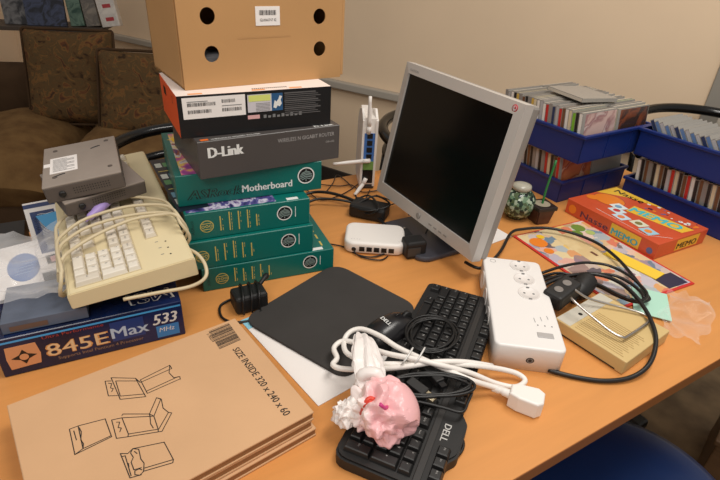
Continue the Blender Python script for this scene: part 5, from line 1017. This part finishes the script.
def cd_mesh(col, cover, th):
    k = (col, cover, th)
    if k not in CACHE:
        m = mat('spine '+col, SP[col], .35); mb = MB(); tc = TOPS[col]
        mb.box((0, 0, 0), (.141, th, .124), M_clear)
        mb.rect(0, .0009, .124, th-.0009, (0, 0, 0), (0, 0, 1), (0, 1, 0), m, .0003) if False else mb.add([(-.0003, .0009, .002), (-.0003, .0009, .122), (-.0003, th-.0009, .122), (-.0003, th-.0009, .002)], [(0, 1, 2, 3)], m)
        mb.add([(.002, .0009, .1243), (.139, .0009, .1243), (.139, th-.0016, .1243), (.002, th-.0016, .1243)], [(0, 1, 2, 3)], mat('case top '+col, tc, .35))
        if cover:
            cm = MATS.get('cover '+cover) or ramp_mat('cover '+cover, COV[cover], 16, rough=.25, dist=1.2)
            mb.add([(.012, -.0003, .003), (.139, -.0003, .003), (.139, -.0003, .121), (.012, -.0003, .121)], [(0, 1, 2, 3)], cm)
        CACHE[k] = mb.mesh('disc_case')
    return CACHE[k]
ORD = ('first', 'second', 'third', 'fourth', 'fifth', 'sixth', 'seventh', 'eighth', 'ninth', 'tenth', 'eleventh', 'twelfth')
def cd_row(o, L_, xoff, n, cols, where, group, lean, seed, cover=None, th=.0102, y0=.008):
    rnd = random.Random(seed); M0 = frame(o, uu, vv); y = y0; cnt = {}
    for i in range(n):
        c = cols[i % len(cols)]
        ob = bpy.data.objects.new('disc_case', cd_mesh(c, cover if i == 0 else None, th)); C.objects.link(ob)
        ob.matrix_world = M0 @ Matrix.Translation((xoff+rnd.uniform(-.0012, .0012), y, .0042)) @ Matrix.Rotation(R(-lean+rnd.uniform(-.3, .3)), 4, 'X') @ Matrix.Diagonal((1, 1, 1-(rnd.random() < .25)*.03, 1))
        if i == 0 and cover: ob['label'] = 'front disc case showing %s cover, %s' % ({'rose': 'a pale rose', 'dark': 'a dark', 'orange': 'an orange', 'sky': 'a sky blue'}[cover], where)
        else:
            k = cnt.get(c, 0); cnt[c] = k+1
            ob['label'] = '%s %s-spined disc case from the near end, %s' % (ORD[k], c, where)
        ob['category'] = 'disc'; ob['group'] = group
        y += th/math.cos(R(lean))+.0005
        if y > L_-.014-(.124*math.sin(R(lean))): break
A_ = ['white', 'black', 'lime', 'cream', 'white', 'brown', 'red', 'silver', 'navy', 'grey', 'red', 'white', 'silver', 'white', 'cream', 'yellow', 'grey', 'black', 'brown', 'grey', 'yellow', 'black', 'white', 'silver', 'grey', 'black', 'cream', 'white']
cd_row(B1U, .30, .004, 27, A_, 'upper left bin, near row', 'discs in near row, upper left bin', 8, 1, 'rose')
cd_row(B1U, .30, .148, 27, ['cream', 'white', 'grey', 'black', 'lime', 'cream', 'silver', 'black', 'white', 'cream', 'white', 'silver', 'grey', 'black', 'brown', 'white'], 'upper left bin, far row', 'discs in far row, upper left bin', 8, 2, 'dark')
cd_row(B1, LB, .004, 25, ['red', 'brown', 'black', 'cream', 'red', 'grey', 'black', 'silver', 'grey', 'black', 'brown', 'black', 'silver'], 'lower left bin, near row', 'discs in near row, lower left bin', 9, 3, 'orange')
cd_row(B1, LB, .148, 4, ['silver', 'black', 'cream', 'grey'], 'lower left bin, far row', 'discs in far row, lower left bin', 9, 4)
cd_row(B2U, .33, .012, 29, ['silver', 'blue', 'navy', 'silver', 'blue'], 'upper right bin', 'discs in upper right bin', 38, 5, 'sky')
cd_row(B2, .33, .012, 28, ['brown', 'black', 'cream', 'red', 'silver', 'black', 'brown', 'cream', 'black', 'grey', 'brown', 'black', 'white', 'red'], 'lower right bin', 'discs in lower right bin', 9, 7)
ob = bpy.data.objects.new('disc_case', cd_mesh('white', None, .0102)); C.objects.link(ob)
ob.matrix_world = frame(B1U, uu, vv) @ Matrix.Translation((.215, .20, .1300)) @ Matrix.Rotation(R(-100), 4, 'Z') @ Matrix.Rotation(R(88), 4, 'X')
ob['label'] = 'white-edged disc case lying flat on top of the upper left bin'; ob['category'] = 'disc'
MB().box((.165, -.0035, .07), (.225, -.0025, .105), M_paper).build('index_card', None, frame(B1U, uu, vv) @ Matrix.Translation((.02, .0155, .004)) @ Matrix.Rotation(R(-8), 4, 'X'), **tags('small white card at the front of the upper left bin, far row', 'card'))
